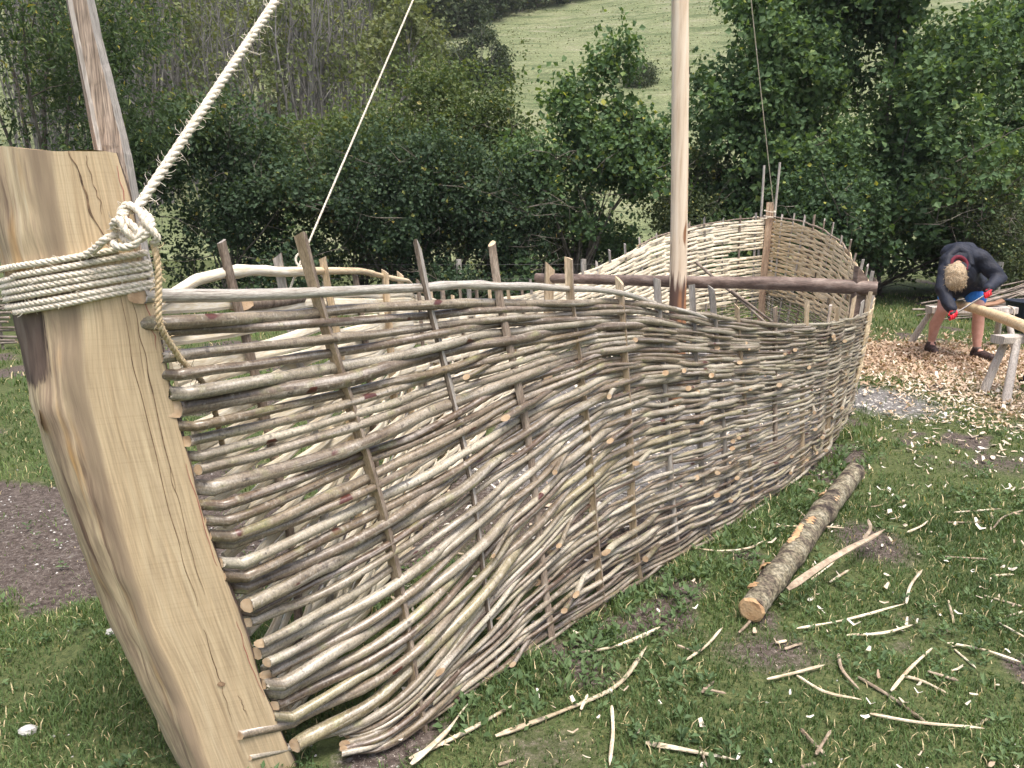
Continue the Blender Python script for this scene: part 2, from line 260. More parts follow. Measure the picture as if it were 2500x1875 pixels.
# ------------------------------------------------------------------ geometry collector
ORI = {}
class G:
    def __init__(s): s.v = []; s.n = 0; s.lp = []; s.ct = []; s.mi = []; s.uv = []; s.tn = []; s.zn = []
    def add(s, v, f, mat=0, uv=None, tint=None, zone=None):
        v = np.asarray(v, float); f = np.asarray(f, int)
        s.v.append(v); s.lp.append((f + s.n).ravel()); s.ct.append(np.full(len(f), f.shape[1]))
        s.mi.append(np.full(len(f), mat) if np.isscalar(mat) else np.asarray(mat))
        s.uv.append(np.zeros((f.size, 2)) if uv is None else np.asarray(uv, float).reshape(-1, 2))
        s.tn.append(np.zeros(len(v)) if tint is None else np.broadcast_to(tint, (len(v),)))
        s.zn.append(np.zeros((len(v), 3)) if zone is None else zone)
        s.n += len(v); return s
    def box(s, c, half, rot=None, mat=0, taper=1.):
        q = np.array([[x, y, z] for x in (-1, 1) for y in (-1, 1) for z in (-1, 1)], float)
        q[:, :2] *= np.where(q[:, 2:] > 0, taper, 1); q *= np.asarray(half)
        if rot is not None: q = q @ np.asarray(rot).T
        f = [[0, 1, 3, 2], [4, 6, 7, 5], [0, 4, 5, 1], [2, 3, 7, 6], [0, 2, 6, 4], [1, 5, 7, 3]]
        return s.add(q + np.asarray(c), f, mat)
    def tube(s, path, rad, sides=8, mat=0, cap=None, N=None, Bn=None, sq=(1, 1), jit=0., prof=None, tint=None, slant=None):
        p = np.asarray(path, float); k = len(p); rad = np.broadcast_to(rad, (k,)).astype(float)
        if N is None: N, Bn = frames(p)
        th = np.arange(sides) / sides * 2 * np.pi
        ca, sa = (np.cos(th), np.sin(th)) if prof is None else (np.asarray(prof)[:, 0], np.asarray(prof)[:, 1])
        sides = len(ca); rr = rad[:, None] * np.ones(sides)
        if jit: rr = rr * (1 + jit * R.standard_normal((k, sides)))
        v = p[:, None] + (rr * ca * sq[0])[..., None] * N[:, None] + (rr * sa * sq[1])[..., None] * Bn[:, None]
        if slant is not None:
            T = np.gradient(p, axis=0); T /= np.linalg.norm(T, axis=1)[:, None] + 1e-9
            v[0] += np.outer(ca * rad[0] * slant[0], T[0]); v[-1] += np.outer(ca * rad[-1] * slant[1], T[-1])
        i = np.arange(k - 1)[:, None] * sides; j = np.arange(sides); j2 = (j + 1) % sides
        f = np.stack([i + j, i + j2, i + sides + j2, i + sides + j], -1).reshape(-1, 4)
        ln = np.r_[0, np.cumsum(np.linalg.norm(np.diff(p, axis=0), axis=1))]; cc = np.maximum(rad.mean() * 6.28, .01)
        u0 = ln[:-1, None] + 0 * j; u1 = ln[1:, None] + 0 * j; w0 = (j / sides * cc)[None] + 0 * u0; w1 = ((j + 1) / sides * cc)[None] + 0 * u0
        uv = np.stack([np.stack([u0, w0], -1), np.stack([u0, w1], -1), np.stack([u1, w1], -1), np.stack([u1, w0], -1)], 2).reshape(-1, 2)
        n0 = s.n; s.add(v.reshape(-1, 3), f, mat, uv, tint)
        if cap is not None:
            # end caps repeat their ring so the cut stays crisp
            s.add(v[0], np.arange(sides)[None, ::-1], cap); s.add(v[-1], np.arange(sides)[None], cap)
        return s
    def build(s, name, mats, parent=None, smooth=True, loc=None, **tags):
        me = bpy.data.meshes.new(name)
        V = np.concatenate(s.v); o0 = np.zeros(3)
        if parent is not None: o0 = np.array(ORI.get(parent.name, (0, 0, 0)), float)
        elif loc is not None: o0 = np.array(loc, float)
        V = V - o0
        lp = np.concatenate(s.lp); ct = np.concatenate(s.ct); st = np.r_[0, np.cumsum(ct)[:-1]]
        me.vertices.add(len(V)); me.vertices.foreach_set('co', V.ravel().astype(np.float32))
        me.loops.add(len(lp)); me.loops.foreach_set('vertex_index', lp.astype(np.int32))
        me.polygons.add(len(ct)); me.polygons.foreach_set('loop_start', st.astype(np.int32))
        try: me.polygons.foreach_set('loop_total', ct.astype(np.int32))
        except Exception: pass
        me.polygons.foreach_set('material_index', np.concatenate(s.mi).astype(np.int32))
        me.polygons.foreach_set('use_smooth', np.full(len(ct), bool(smooth)))
        uv = np.concatenate(s.uv)
        if np.any(uv): me.uv_layers.new(name='UVMap').data.foreach_set('uv', uv.ravel().astype(np.float32))
        tn = np.concatenate(s.tn)
        if np.any(tn): me.attributes.new('tint', 'FLOAT', 'POINT').data.foreach_set('value', tn.astype(np.float32))
        zn = np.concatenate(s.zn)
        if np.any(zn): me.color_attributes.new('zone', 'FLOAT_COLOR', 'POINT').data.foreach_set('color', np.c_[zn, np.ones(len(zn))].ravel().astype(np.float32))
        me.update(calc_edges=True); me.validate()
        for mm in (mats if isinstance(mats, (list, tuple)) else [mats]): me.materials.append(MT[mm])
        o = bpy.data.objects.new(name, me); COL.objects.link(o)
        if parent is not None: o.parent = parent
        else: o.location = o0; ORI[o.name] = o0
        if parent is not None: ORI[o.name] = ORI.get(parent.name, (0, 0, 0))
        tag(o, **tags); return o
def tag(o, label=None, cat=None, group=None, kind=None):
    if label: o['label'] = label
    if cat: o['category'] = cat
    if group: o['group'] = group
    if kind: o['kind'] = kind
    return o
def thing(name, loc, label, cat, group=None):
    o = bpy.data.objects.new(name, None); COL.objects.link(o); o.location = loc; o.empty_display_size = .2
    ORI[o.name] = np.array(loc, float); return tag(o, label, cat, group)
def unit(a): a = np.asarray(a, float); return a / (np.linalg.norm(a, axis=-1, keepdims=True) + 1e-12)
def frames(p):
    T = unit(np.gradient(p, axis=0)); n = np.cross(T[0], (0, 0, 1.))
    if np.linalg.norm(n) < .2: n = np.cross(T[0], (0, 1., 0))
    n = unit(n); N = [n]
    for k in range(1, len(p)):
        n = n - T[k] * np.dot(n, T[k]); n = n / (np.linalg.norm(n) + 1e-9); N.append(n)
    N = np.array(N); return N, np.cross(T, N)
def cr(xs, ys, x):
    xs = np.array(xs, float); ys = np.array(ys, float); m = np.gradient(ys, xs); x = np.clip(x, xs[0], xs[-1])
    i = np.clip(np.searchsorted(xs, x) - 1, 0, len(xs) - 2); h = xs[i + 1] - xs[i]; s = (x - xs[i]) / h
    return (2*s**3-3*s**2+1)*ys[i]+(s**3-2*s**2+s)*h*m[i]+(-2*s**3+3*s**2)*ys[i+1]+(s**3-s**2)*h*m[i+1]
def spline(pts, n):
    pts = np.asarray(pts, float); d = np.r_[0, np.cumsum(np.linalg.norm(np.diff(pts, axis=0), axis=1))]
    x = np.linspace(0, d[-1], n); return np.stack([cr(d, pts[:, k], x) for k in range(3)], -1)
_lat = np.random.default_rng(3).random((64, 64))
def vnoise(x, y, sc):
    x = np.asarray(x) * sc; y = np.asarray(y) * sc; xi = np.floor(x).astype(int); yi = np.floor(y).astype(int); fx = x - xi; fy = y - yi
    fx = fx*fx*(3-2*fx); fy = fy*fy*(3-2*fy); g = lambda a, b: _lat[a % 64, b % 64]
    return (g(xi, yi)*(1-fx)+g(xi+1, yi)*fx)*(1-fy)+(g(xi, yi+1)*(1-fx)+g(xi+1, yi+1)*fx)*fy
def fbm(x, y, sc): return .5*vnoise(x, y, sc)+.3*vnoise(x+7.3, y+2.1, sc*2.1)+.2*vnoise(x+3.7, y+9.2, sc*4.7)
def sm(x, a, b): k = np.clip((x-a)/(b-a), 0, 1); return k*k*(3-2*k)
def noise1(n, step, amp):
    # smooth random line of n samples
    m = max(int(n/step)+4, 4); return amp*cr(np.arange(m), R.standard_normal(m), np.linspace(.5, m-2.5, n))
# ------------------------------------------------------------------ hull surface
B0 = np.array([-.77, 1.85]); S0 = np.array([3.57, 10.94]); L = float(np.linalg.norm(S0 - B0)); AX = (S0 - B0) / L; NR = np.array([AX[1], -AX[0]])
TK = [0, .82, 1.8, 2.73, 3.76, 5.3, 6.5, 7.5, 8.5, 9.3, L]
WB = [.0, .216, .51, .79, 1.11, 1.30, 1.22, 1.0, .68, .35, .0]
TN = [0, .24, .63, .96, 1.3, 1.74, 2.3, 3.2, 3.9, 4.9, 6.0, 6.8, 7.6, 8.5, 9.3, L]
WN = [.17, .27, .385, .47, .57, .70, .875, 1.11, 1.245, 1.335, 1.33, 1.20, .98, .68, .35, .0]
WT = [.08, .27, .57, .87, 1.20, 1.43, 1.38, 1.17, .82, .45, .02]
ZK = [0, .5, 1.0, 1.4, 1.8, 2.3, 3.3, 4.3, 5.2, 6, 7, 8, 9, L]
ZT = [1.33, 1.295, 1.27, 1.235, 1.19, 1.09, .94, .87, .84, .90, 1.03, 1.27, 1.42, 1.50]
def stemE(z, side):
    k = np.asarray(z) / 1.33; e = np.stack([-.60 - .23 * k, 1.95 - .17 * k], -1)
    return e if side > 0 else e + np.array([-.12, .2])
def hullP(side, t, v):
    t = np.asarray(t, float); v = np.asarray(v, float); z = v * cr(ZK, ZT, t); vv = np.clip(v, 0, 1.3) ** .8
    wb = cr(TN, WN, t) if side > 0 else cr(TK, WB, t); w = wb * (1 - vv) + cr(TK, WT, t) * vv; w0 = (WN[0] if side > 0 else WB[0]) * (1 - vv) + WT[0] * vv
    p = B0 + AX * t[..., None] + NR * (side * w)[..., None]; p0 = B0 + NR * (side * w0)[..., None]
    k = np.clip(t / (.3 + 1.5 * np.clip(v, 0, 1)), 0, 1); k = 1 - (3*k*k - 2*k**3)
    p = p + (stemE(v * ZT[0], side) - p0) * k[..., None]
    r = np.clip((t - L + 2) / 2, 0, 1) ** 2; p = p + AX * (.12 * v * r)[..., None]
    return np.concatenate([p, z[..., None]], -1)
def hullF(side, t, v):
    """point, outward normal, up-the-wall direction"""
    e = .02; p = hullP(side, t, v)
    dt = hullP(side, np.clip(t + e, 0, L), v) - hullP(side, np.clip(t - e, 0, L), v); dv = hullP(side, t, v + .02) - hullP(side, t, np.maximum(v - .02, 0))
    n = unit(np.cross(dt, dv)); n = n * np.sign(np.sum(n[..., :2] * NR, -1) * side)[..., None]
    return p, n, unit(np.cross(n, unit(dt)) * -side), unit(dt)

# ------------------------------------------------------------------ ground and hill
def inside_hull(x, y):
    d = np.stack([x - B0[0], y - B0[1]], -1); t = d @ AX; o = d @ NR
    tc = np.clip(t, 0, L); return (t > .3) & (t < L) & (o < cr(TN, WN, tc) - .02) & (-o < cr(TK, WB, tc) - .02), t, o
def zones(x, y):
    ins, t, o = inside_hull(x, y); f = fbm(x, y, 1.3); f2 = fbm(x + 20, y + 5, 3.1)
    dirt = sm(f * .55 + f2 * .45, .53, .66) * .8
    left = (o < -.15 - .1 * t)
    path = np.exp(-((y - 3.6 + .1 * (x + 2)) / .78) ** 2 * 1.2) * left * (y < 7)
    dirt = np.maximum(dirt, sm(path + (f2 - .5) * .5, .35, .6))
    dirt = np.maximum(dirt, .7 * np.exp(-(((x - .95) / .3) ** 2 + ((y - 2.55) / .2) ** 2)))
    dirt = np.maximum(dirt, .85 * np.exp(-(((x - 1.75) / .22) ** 2 + ((y - 3.5) / .35) ** 2)))
    dirt = np.maximum(dirt, .5 * np.exp(-(((x - .1) / .3) ** 2 + ((y - 2.0) / .25) ** 2)))
    dirt = np.maximum(dirt, sm(f2, .42, .6) * .85 * np.exp(-(((x - 3.2) / 1.0) ** 2 + ((y - 5.2) / .8) ** 2)))
    dirt = np.where(ins, np.maximum(dirt, sm(t, .9, 2.2) * .9), dirt)
    chalk = np.where(ins, sm(t, 1.6, 3.2) * .75, 0)
    chalk = np.maximum(chalk, .9 * np.exp(-(((x - 3.15) / .55) ** 2 + ((y - 6.5) / .75) ** 2)))
    chalk = np.maximum(chalk, .35 * np.exp(-(((x + .45) / .22) ** 2 + ((y - 1.95) / .2) ** 2)))
    chalk = np.maximum(chalk, .28 * sm(path, .4, .8))
    chip = 1.05 * np.exp(-((((x - 4.9) / 1.7) ** 2 + ((y - 8.3) / 1.5) ** 2)) ** 1.4)
    chip = np.maximum(chip, .62 * np.exp(-((((x - 4.4) / 1.0) ** 2 + ((y - 6.3) / 1.5) ** 2))))
    chip = np.where(ins, chip * 0, chip)
    return dirt, chalk, chip
xs = np.r_[-400, -200, -100, -50, -25, -14, np.arange(-8, 11, .11), 14, 25, 50, 100, 200, 400]
ys = np.r_[-200, -60, -20, -5, np.arange(.6, 16.5, .11), 18, 22, 30, 45, 70, 110, 200, 400]
X, Y = np.meshgrid(xs, ys); dz, cz, hz = zones(X, Y)
Z = (fbm(X, Y, 1.1) - .5) * .05 * ((np.abs(X) < 12) & (Y < 17) & (Y > .6)); Z = np.where(inside_hull(X, Y)[0], Z * .3 - .004, Z - .004) - .012
nx, ny = len(xs), len(ys); i, j = np.meshgrid(np.arange(nx - 1), np.arange(ny - 1)); q = j * nx + i
def groundz(x, y): return (fbm(x, y, 1.1) - .5) * .05 - .016
G().add(np.stack([X, Y, Z], -1).reshape(-1, 3), np.stack([q, q + 1, q + nx + 1, q + nx], -1).reshape(-1, 4),
        zone=np.stack([dz, cz, hz], -1).reshape(-1, 3)).build('ground', 'ground', label='trodden grass with bare soil, chalk and wood chips', kind='structure')
def hillz(x, y):
    yy = y + .10 * x
    return np.maximum(yy - 26, -2) * .43 + 1.6 * (fbm(x, y, .06) - .5) * sm(yy, 26, 45) + .22 * (vnoise(x * .15 + 5, yy, .75) - .5) * sm(yy, 26, 34) - .3
xs = np.r_[np.arange(-120, -30, 4.), np.arange(-30, 42, .6), np.arange(42, 130, 4.)]; ys = np.r_[np.arange(22, 80, .45), np.arange(80, 190, 4.)]
X, Y = np.meshgrid(xs, ys); nx, ny = len(xs), len(ys); i, j = np.meshgrid(np.arange(nx - 1), np.arange(ny - 1)); q = j * nx + i
G().add(np.stack([X, Y, hillz(X, Y)], -1).reshape(-1, 3), np.stack([q, q + 1, q + nx + 1, q + nx], -1).reshape(-1, 4)).build(
    'hill', 'hill', label='pale green grazed chalk hillside behind the hedge', kind='structure')

# ------------------------------------------------------------------ the boat
boat = thing('woven_boat', (1.4, 6.4, 0), 'large half-built boat woven from hazel rods with oak stem post and mast', 'boat')
NEAR_T = [.44, .80, 1.08, 1.39, 1.67, 1.96, 2.23, 2.47, 2.72, 3.05, 3.46, 3.75, 4.0, 4.36, 4.72, 5.08] + list(np.arange(5.42, 9.9, .31))
FAR_T = [.36, .65, .96, 1.21, 1.5, 1.75, 2.0, 2.27, 2.55, 2.83, 3.1, 3.4, 3.7, 4.0, 4.3, 4.6, 4.9, 5.2] + list(np.arange(5.5, 9.9, .31))
def stakes(side, ts):
    for k, t in enumerate(ts):
        tv = np.array([t] * 2); ztop = float(cr(ZK, ZT, np.array([t]))[0])
        ex = R.uniform(.07, .16) if side > 0 else R.uniform(.06, .13)
        r = R.uniform(.014, .0175) if t < 2.6 else R.uniform(.012, .016)
        if side > 0 and k == 0: ex, r = .20, .022
        if side > 0 and k in (1, 2): ex, r = (.175, .19)[k - 1], .0175
        if side < 0 and k == 0: ex = .17
        if side < 0 and k == 1: ex = .13
        if t > 5.3: r = R.uniform(.011, .016)
        vs = np.linspace(0.0, 1 + ex / ztop, 14); p, n, u, d = hullF(side, np.full(14, t), vs)
        p = p + d * noise1(14, 5, .006)[:, None] + n * noise1(14, 5, .003)[:, None]; p[0, 2] = -.03
        lean = R.normal(0, .02) * (vs[:, None] ** 2); p = p + d * lean
        N = n * 1; Bv = d * 1
        if R.random() < .45:
            ang = R.uniform(0, 6.28); N, Bv = n * math.cos(ang) + d * math.sin(ang), -n * math.sin(ang) + d * math.cos(ang)
        th = np.linspace(0, np.pi, 7); flat = R.uniform(-.35, .2)
        prof = np.c_[np.cos(th) * 1.05, np.sin(th) * 1.05 + 0]; prof = np.r_[prof, [[-.55, flat], [.45, flat]]]
        g = G(); rr = r * (1 + noise1(14, 4, .05)); sides = len(prof)
        m = np.tile(np.r_[np.zeros(6), np.ones(3)], 13)
        wood = 'stakewood' if (t < 5.3 and R.random() < .6) else 'stakegrey'
        g.tube(p, rr, mat=m.astype(int), cap=1, N=N, Bn=Bv, prof=prof, slant=(0, R.uniform(-1.3, 1.3)))
        g.build('stake', ['stakebark', wood], boat, smooth=False)
stakes(1, NEAR_T); stakes(-1, FAR_T)

def phase(ts, t): return np.interp(t, np.r_[ts[0] - .4, ts, ts[-1] + .3], np.arange(-1, len(ts) + 1))
def row_v(starts, ramps, base, t):
    """heights of all rows at t: rows that begin further aft squeeze in between the others"""
    a = np.stack([b * ((.02 + .98 * np.clip((t - s0) / rp, 0, 1)) if s0 != 0 else np.ones_like(t)) for s0, rp, b in zip(starts, ramps, base)])
    c = np.cumsum(a, 0); return (c - a / 2) / c[-1]
def weave_piece(side, ts, vfun, t0, t1, row, r0, r1, strip, mats, parity, ext0=0., name='woven_rod', out0=0., out1=0., amp=None, vj=.3):
    n = max(int((t1 - t0) / (.03 if t0 < 6 else .05)), 8); t = np.linspace(t0, t1, n); tc = np.clip(t, 0, L)
    v, pitch = vfun(row, tc); v = v + noise1(n, 20, vj * .5) * pitch
    p, nn, u, d = hullF(side, tc, np.clip(v, .004, 1.06)); rad = np.linspace(r0, r1, n) * (1 + noise1(n, 6, .045))
    if not strip:                             # swollen nodes and slight kinks where side shoots grew
        for tk in R.uniform(t0, t1, int((t1 - t0) / .3) + 1):
            b_ = np.exp(-((t - tk) / .026) ** 2); rad = rad * (1 + R.uniform(.05, .18) * b_); p = p + u * (np.clip(t - tk, -.2, .2) * np.exp(-((t - tk) / .12) ** 2) * R.normal(0, .04))[:, None]
    A = ((.008 if side > 0 and t0 < 4.5 and not strip else .013) + .45 * (r0 + r1) / 2) if amp is None else amp
    off = A * np.cos(np.pi * (phase(ts, tc) + parity)); off = np.sign(off) * np.abs(off) ** .8 if False else off
    e = np.linspace(0, 1, n)
    off = off + out0 * np.clip(1 - (e * n * .03) / .22, 0, 1) ** 1.5 + out1 * np.clip(1 - ((1 - e) * n * .03) / .22, 0, 1) ** 1.5
    p = p + nn * off[:, None] + u * noise1(n, 14, .003)[:, None]
    if ext0:
        m = 5; k = np.linspace(1, 0, m, endpoint=False)[:, None]
        hh = np.array([[.953, .301, 0]]); fo = np.array([[.30, -.954, 0]]); fr2 = R.random() < .55 or ext0 > .1
        p = np.r_[p[:1] - hh * (abs(ext0) + (.0 if fr2 else .045)) * k + fo * (rad[0] * .55 if fr2 else -.03) * k, p]; nn = np.r_[np.repeat(nn[:1], m, 0), nn]; u = np.r_[np.repeat(u[:1], m, 0), u]; rad = np.r_[np.repeat(rad[:1], m), rad]
    p[:, 2] = np.maximum(p[:, 2], rad * .9)
    g = G()
    if strip: g.tube(p, rad, mat=0, cap=0, N=nn, Bn=u, prof=[(.32, -.9), (.38, 0), (.32, .9), (-.1, 1.0), (-.3, .5), (-.3, -.5), (-.1, -1.0)], slant=(0, 0))
    else: g.tube(p, rad, 9, mat=0, cap=1, N=nn, Bn=u, jit=.02, slant=(R.uniform(.3, 1.7) if ext0 or out0 else R.uniform(-2, 2), R.uniform(-2.2, .5)))
    return g.build(name, mats, boat, smooth=not strip)

# outer (near) wall: round hazel rods with their bark on
NR_N = 62
NLOW = 26                                 # rods begun behind the stem low down, they lift all those above
starts = np.zeros(NR_N); starts[:NLOW] = R.permutation(np.linspace(-.35, 1.3, NLOW)); starts[[31, 38, 44, 51]] = (.9, 1.5, 2.1, 2.6)
ramps = R.uniform(.9, 1.6, NR_N); _tt = np.linspace(0, L, 300)
base = [b * (1 + (a - 1) * np.clip(_tt / 1.5, 0, 1)) * R.uniform(.88, 1.12) for b, a in zip(np.r_[np.full(NLOW, .66), np.linspace(.85, 1.1, NR_N - NLOW)], np.r_[np.full(NLOW, 1.3), np.linspace(.85, .55, NR_N - NLOW)])]
_rv = row_v(starts, ramps, base, _tt); _pt = np.gradient(_rv, axis=0)
def v_near(i, t): return np.interp(t, _tt, _rv[i]), np.interp(t, _tt, _pt[i])
for i in range(NR_N):
    t = max(starts[i], 0 if starts[i] == 0 else .04); low = i < 22; end = L if low else R.uniform(5.0, 5.5); first = True; par = i % 2
    while t < end - .3:
        ln = R.uniform(2.1, 3.6); t1 = min(t + ln, end)
        if end - t1 < .8: t1 = end
        bow = first and starts[i] == 0; first = first and True
        big = (.0155 if bow else .0098) if t < 1.2 else (.0104 if t < 3 else .0095)
        if bow and i in (27, 33, 41, 50, 56): big = .021
        r0 = big * R.uniform(.82, 1.16); r1 = r0 * R.uniform(.5, .66) if t1 < L - .1 else .007
        if not bow and R.random() < .4: r0, r1 = r1, r0
        ext = 0
        if bow: ext = R.uniform(.012, .026) if i not in (26, 28) else .15
        weave_piece(1, NEAR_T, v_near, t if bow else max(t - R.uniform(.05, .3), .15), t1, i, r0, r1, False, ['bark', 'cut'], par + (R.random() < .12), ext0=ext,
                    out0=.0 if bow else R.choice([-.03, -.02, 0, 0, .03]), out1=R.choice([0, -.02, .02]))
        t = t1; first = False
# extra rods pushed in on a slant, some with thick cut butts standing proud
for k in range(40):
    t0 = R.uniform(.7, 4.2); ln = R.uniform(.7, 1.8); i0 = R.uniform(3, 55); sl = R.uniform(-1.5, 2.5); f = lambda i, t, t0=t0, i0=i0, sl=sl: (np.array([np.interp(np.clip(i0 + sl * (tt - t0), 0, NR_N - 1), np.arange(NR_N), _rv[:, int(tt / L * 299)]) for tt in t]), np.full(len(t), .02))
    r0 = R.uniform(.009, .013)
    weave_piece(1, NEAR_T, f, t0, t0 + ln, 0, r0, r0 * .6, False, ['bark', 'cut'], int(R.integers(2)), out0=R.choice([.03, .05]), amp=.02)
# top rail of the near side, three long stout rods that fall away aft
ftop = lambda lo, hi: (lambda i, t: (np.interp(t, [0, 1.5, 2.2, 3], [1.03, 1.035, lo, hi]), np.full(len(t), .01)))
weave_piece(1, NEAR_T, ftop(1.0, .97), 0, 2.4, 0, .0165, .009, False, ['silver', 'cut'], 0, ext0=.012, out0=.01)

# far wall, and the near wall aft of the beam: split white strips, bark side outward
def strip_wall(side, ts, n_rows, tstart, lowrows, warm):
    st = np.zeros(n_rows); rp = R.uniform(1.0, 1.7, n_rows)
    if side < 0: st[:18] = R.permutation(np.linspace(-.5, 1.3, 18)); st[[18, 23, 29]] = (1.2, 2.0, 2.6)
    bs = R.uniform(.85, 1.15, n_rows); rv = row_v(st, rp, bs, _tt); pt = np.gradient(rv, axis=0)
    vf = lambda i, t: (np.interp(t, _tt, rv[i]), np.interp(t, _tt, pt[i]))
    for i in range(0 if side < 0 else lowrows, n_rows):
        t = max(st[i], tstart, 0 if st[i] == 0 else .05); k = 0; last = 4.6 if (side < 0 and i < lowrows) else L
        while t < last - .3:
            t1 = min(t + R.uniform(1.9, 3.0), last - .02)
            if last - t1 < .7: t1 = last - .02
            r0 = R.uniform(.0165, .020) if t < 4 else R.uniform(.0148, .0178)
            if side < 0 and 32 <= i <= 34 and t1 > 8.6: t1 = R.uniform(9.0, 9.4)       # the ragged gap beside the stern post
            weave_piece(side, ts, vf, max(t - .1, 0), t1, i, r0, r0 * .8, True, ['strip_warm' if warm else 'strip'], i % 2 + (R.random() < .08), name='split_strip', vj=.45)
            if side < 0 and 32 <= i <= 34 and 8.6 < t1 < 9.45: break
            t = t1
    return vf
vf_far = strip_wall(-1, FAR_T, 48, 0, 12, False)
strip_wall(1, NEAR_T, 48, 5.1, 15, True)
for i in range(12):                                   # brown rods low down on the far side
    t = 4.3
    while t < L - .3:
        t1 = min(t + R.uniform(2, 3.2), L - .05); r0 = R.uniform(.010, .014)
        weave_piece(-1, FAR_T, vf_far, t, t1, i, r0, r0 * .6, False, ['bark', 'cut'], i % 2); t = t1
# far side rail: two peeled rods over the bow
fr = lambda i, t: (np.interp(t, [0, .25, .5, .85, 1.2, 2.0, 3], [.985, 1.045, 1.075, 1.085, 1.06, 1.03, 1.0]), np.full(len(t), .005))
weave_piece(-1, FAR_T, fr, 0, .80, 0, .019, .017, False, ['strip', 'cut'], 0, amp=.012)
weave_piece(-1, FAR_T, fr, .76, 2.2, 0, .015, .009, False, ['strip_warm', 'cut'], 0, amp=.012)
weave_piece(-1, FAR_T, lambda i, t: (np.full(len(t), .985), np.full(len(t), .004)), .42, .74, 0, .021, .021, False, ['stakebark', 'cut'], 0, amp=.015)
for side, ts in ((1, NEAR_T), (-1, FAR_T)):          # dark thin rail round the stern
    weave_piece(side, ts, lambda i, t: (np.full(len(t), 1.015), np.full(len(t), .006)), 7.6, L - .03, 0, .011, .009, False, ['stakebark', 'cut'], 0, amp=.014)

# ---- stem post: a split oak log, sawn flat on the side that takes the rods
HZ = np.array([-.19, -.099, .005, .073, .269, .342, .536, .63, .781, .879, 1.027, 1.116, 1.193, 1.334, 1.445, 1.52, 1.6, 1.685])
RX = np.interp(HZ, [-.186, .005, .269, .536, .781, 1.027, 1.193, 1.351, 1.445, 1.554, 1.691], [-.586, -.634, -.692, -.739, -.781, -.810, -.826, -.833, -.842, -.849, -.863])
LX = np.interp(HZ, [-.099, .073, .342, .63, .879, 1.116, 1.334, 1.52, 1.677], [-.927, -.963, -1.017, -1.069, -1.106, -1.127, -1.136, -1.142, -1.145])
MX = np.interp(HZ, [-.115, .064, .288, .549, .84, 1.155, 1.347, 1.519, 1.681], [-.826, -.854, -.890, -.945, -.972, -.993, -.979, -.986, -.985])
def post_section(z):
    rx, lx, mx = (float(cr(HZ, a, np.array([z]))[0]) for a in (RX, LX, MX)); k = z / 1.33
    e = np.array([-.60 - .23 * k, 1.95 - .17 * k, z]); h = np.array([.95, .30, 0]) / .95
    pt = lambda x: e + h * (x - e[0])
    bk = np.array([-.3, .95, 0]); Rr, Mm, Ll = pt(rx), pt(mx), pt(lx); P, zone = [], []
    for s in np.linspace(0, 1, 15): P.append(Rr + (Mm - Rr) * s); zone.append(0 if s < .97 else .5)
    th = np.linspace(0, np.pi / 2, 15)[1:]
    for a in th: P.append(Mm + (Ll - Mm) * math.sin(a) + bk * .15 * (1 - math.cos(a))); zone.append(1)
    e2 = P[-1] + bk * .06; e3 = Rr + bk * .21 - h * .05
    for s in np.linspace(.2, 1, 7): P.append(e2 + (e3 - e2) * s + bk * .05 * math.sin(s * 3.14)); zone.append(1)
    for s in np.linspace(.2, .8, 4): P.append(e3 + (Rr + h * .004 + bk * .012 - e3) * s); zone.append(2)
    P.append(Rr + h * .003 + bk * .008); zone.append(2)
    return np.array(P), np.array(zone, float)
zs = np.linspace(-.19, 1.685, 90); secs = [post_section(z) for z in zs]; PV = np.array([s[0] for s in secs]); ZN = secs[0][1]; npt = PV.shape[1]
dist = np.cumsum(np.r_[0, np.linalg.norm(np.diff(PV[45], axis=0), axis=1)])
bump = fbm(np.broadcast_to(dist * 9, PV.shape[:2]), np.broadcast_to(zs[:, None] * 2.2, PV.shape[:2]), 1.7) - .5
cen = PV.mean(1, keepdims=True); PV = PV + unit((PV - cen) * [1, 1, 0]) * (bump * .035 * np.clip(ZN, 0, 1))[..., None]
kn = np.exp(-(((zs[:, None] - 1.08) / .10) ** 2 + ((dist[None] - dist[22]) / .06) ** 2)); PV = PV + unit((PV - cen) * [1, 1, 0]) * (kn * .006)[..., None]
PV[-6:, :, 2] += (np.sin(dist * 26)[None] * .004 + (dist[None] * .03 - .004) * (dist[None] < .3)) * np.linspace(.1, 1, 6)[:, None]
zone = np.zeros((90, npt, 3)); zone[..., 0] = np.clip(ZN, 0, 1)
zone[..., 2] = np.exp(-((dist - dist[15]) / .022) ** 2)[None]
zone[..., 1] = np.maximum(np.where(ZN > 1.5, 1, 0), sm(zs, 1.12, 1.2)[:, None] * sm(zs, 1.42, 1.32)[:, None] * sm(dist, dist[17], dist[19])[None] * .85)
zone[..., 1] = np.maximum(zone[..., 1], (dist > dist[32])[None] * 1.)
i = np.arange(89)[:, None] * npt; j = np.arange(npt); j2 = (j + 1) % npt
f = np.stack([i + j, i + npt + j, i + npt + j2, i + j2], -1).reshape(-1, 4)
dd = np.r_[dist, dist[-1] + .02]; uz = zs[:, None] + 0 * j
uv = np.stack([np.stack([dd[j] + 0 * uz[:-1], uz[:-1]], -1), np.stack([dd[j] + 0 * uz[1:], uz[1:]], -1), np.stack([dd[j + 1] + 0 * uz[1:], uz[1:]], -1), np.stack([dd[j + 1] + 0 * uz[:-1], uz[:-1]], -1)], 2)
g = G(); g.add(PV.reshape(-1, 3), f, 0, uv, zone=zone.reshape(-1, 3))
g.add(PV[-1], np.arange(npt)[None, ::-1], 1)
stem = g.build('stem_post', ['oak', 'cut'], boat)
stem['label'] = 'pale sawn oak stem post with cracks and a rounded debarked left side'
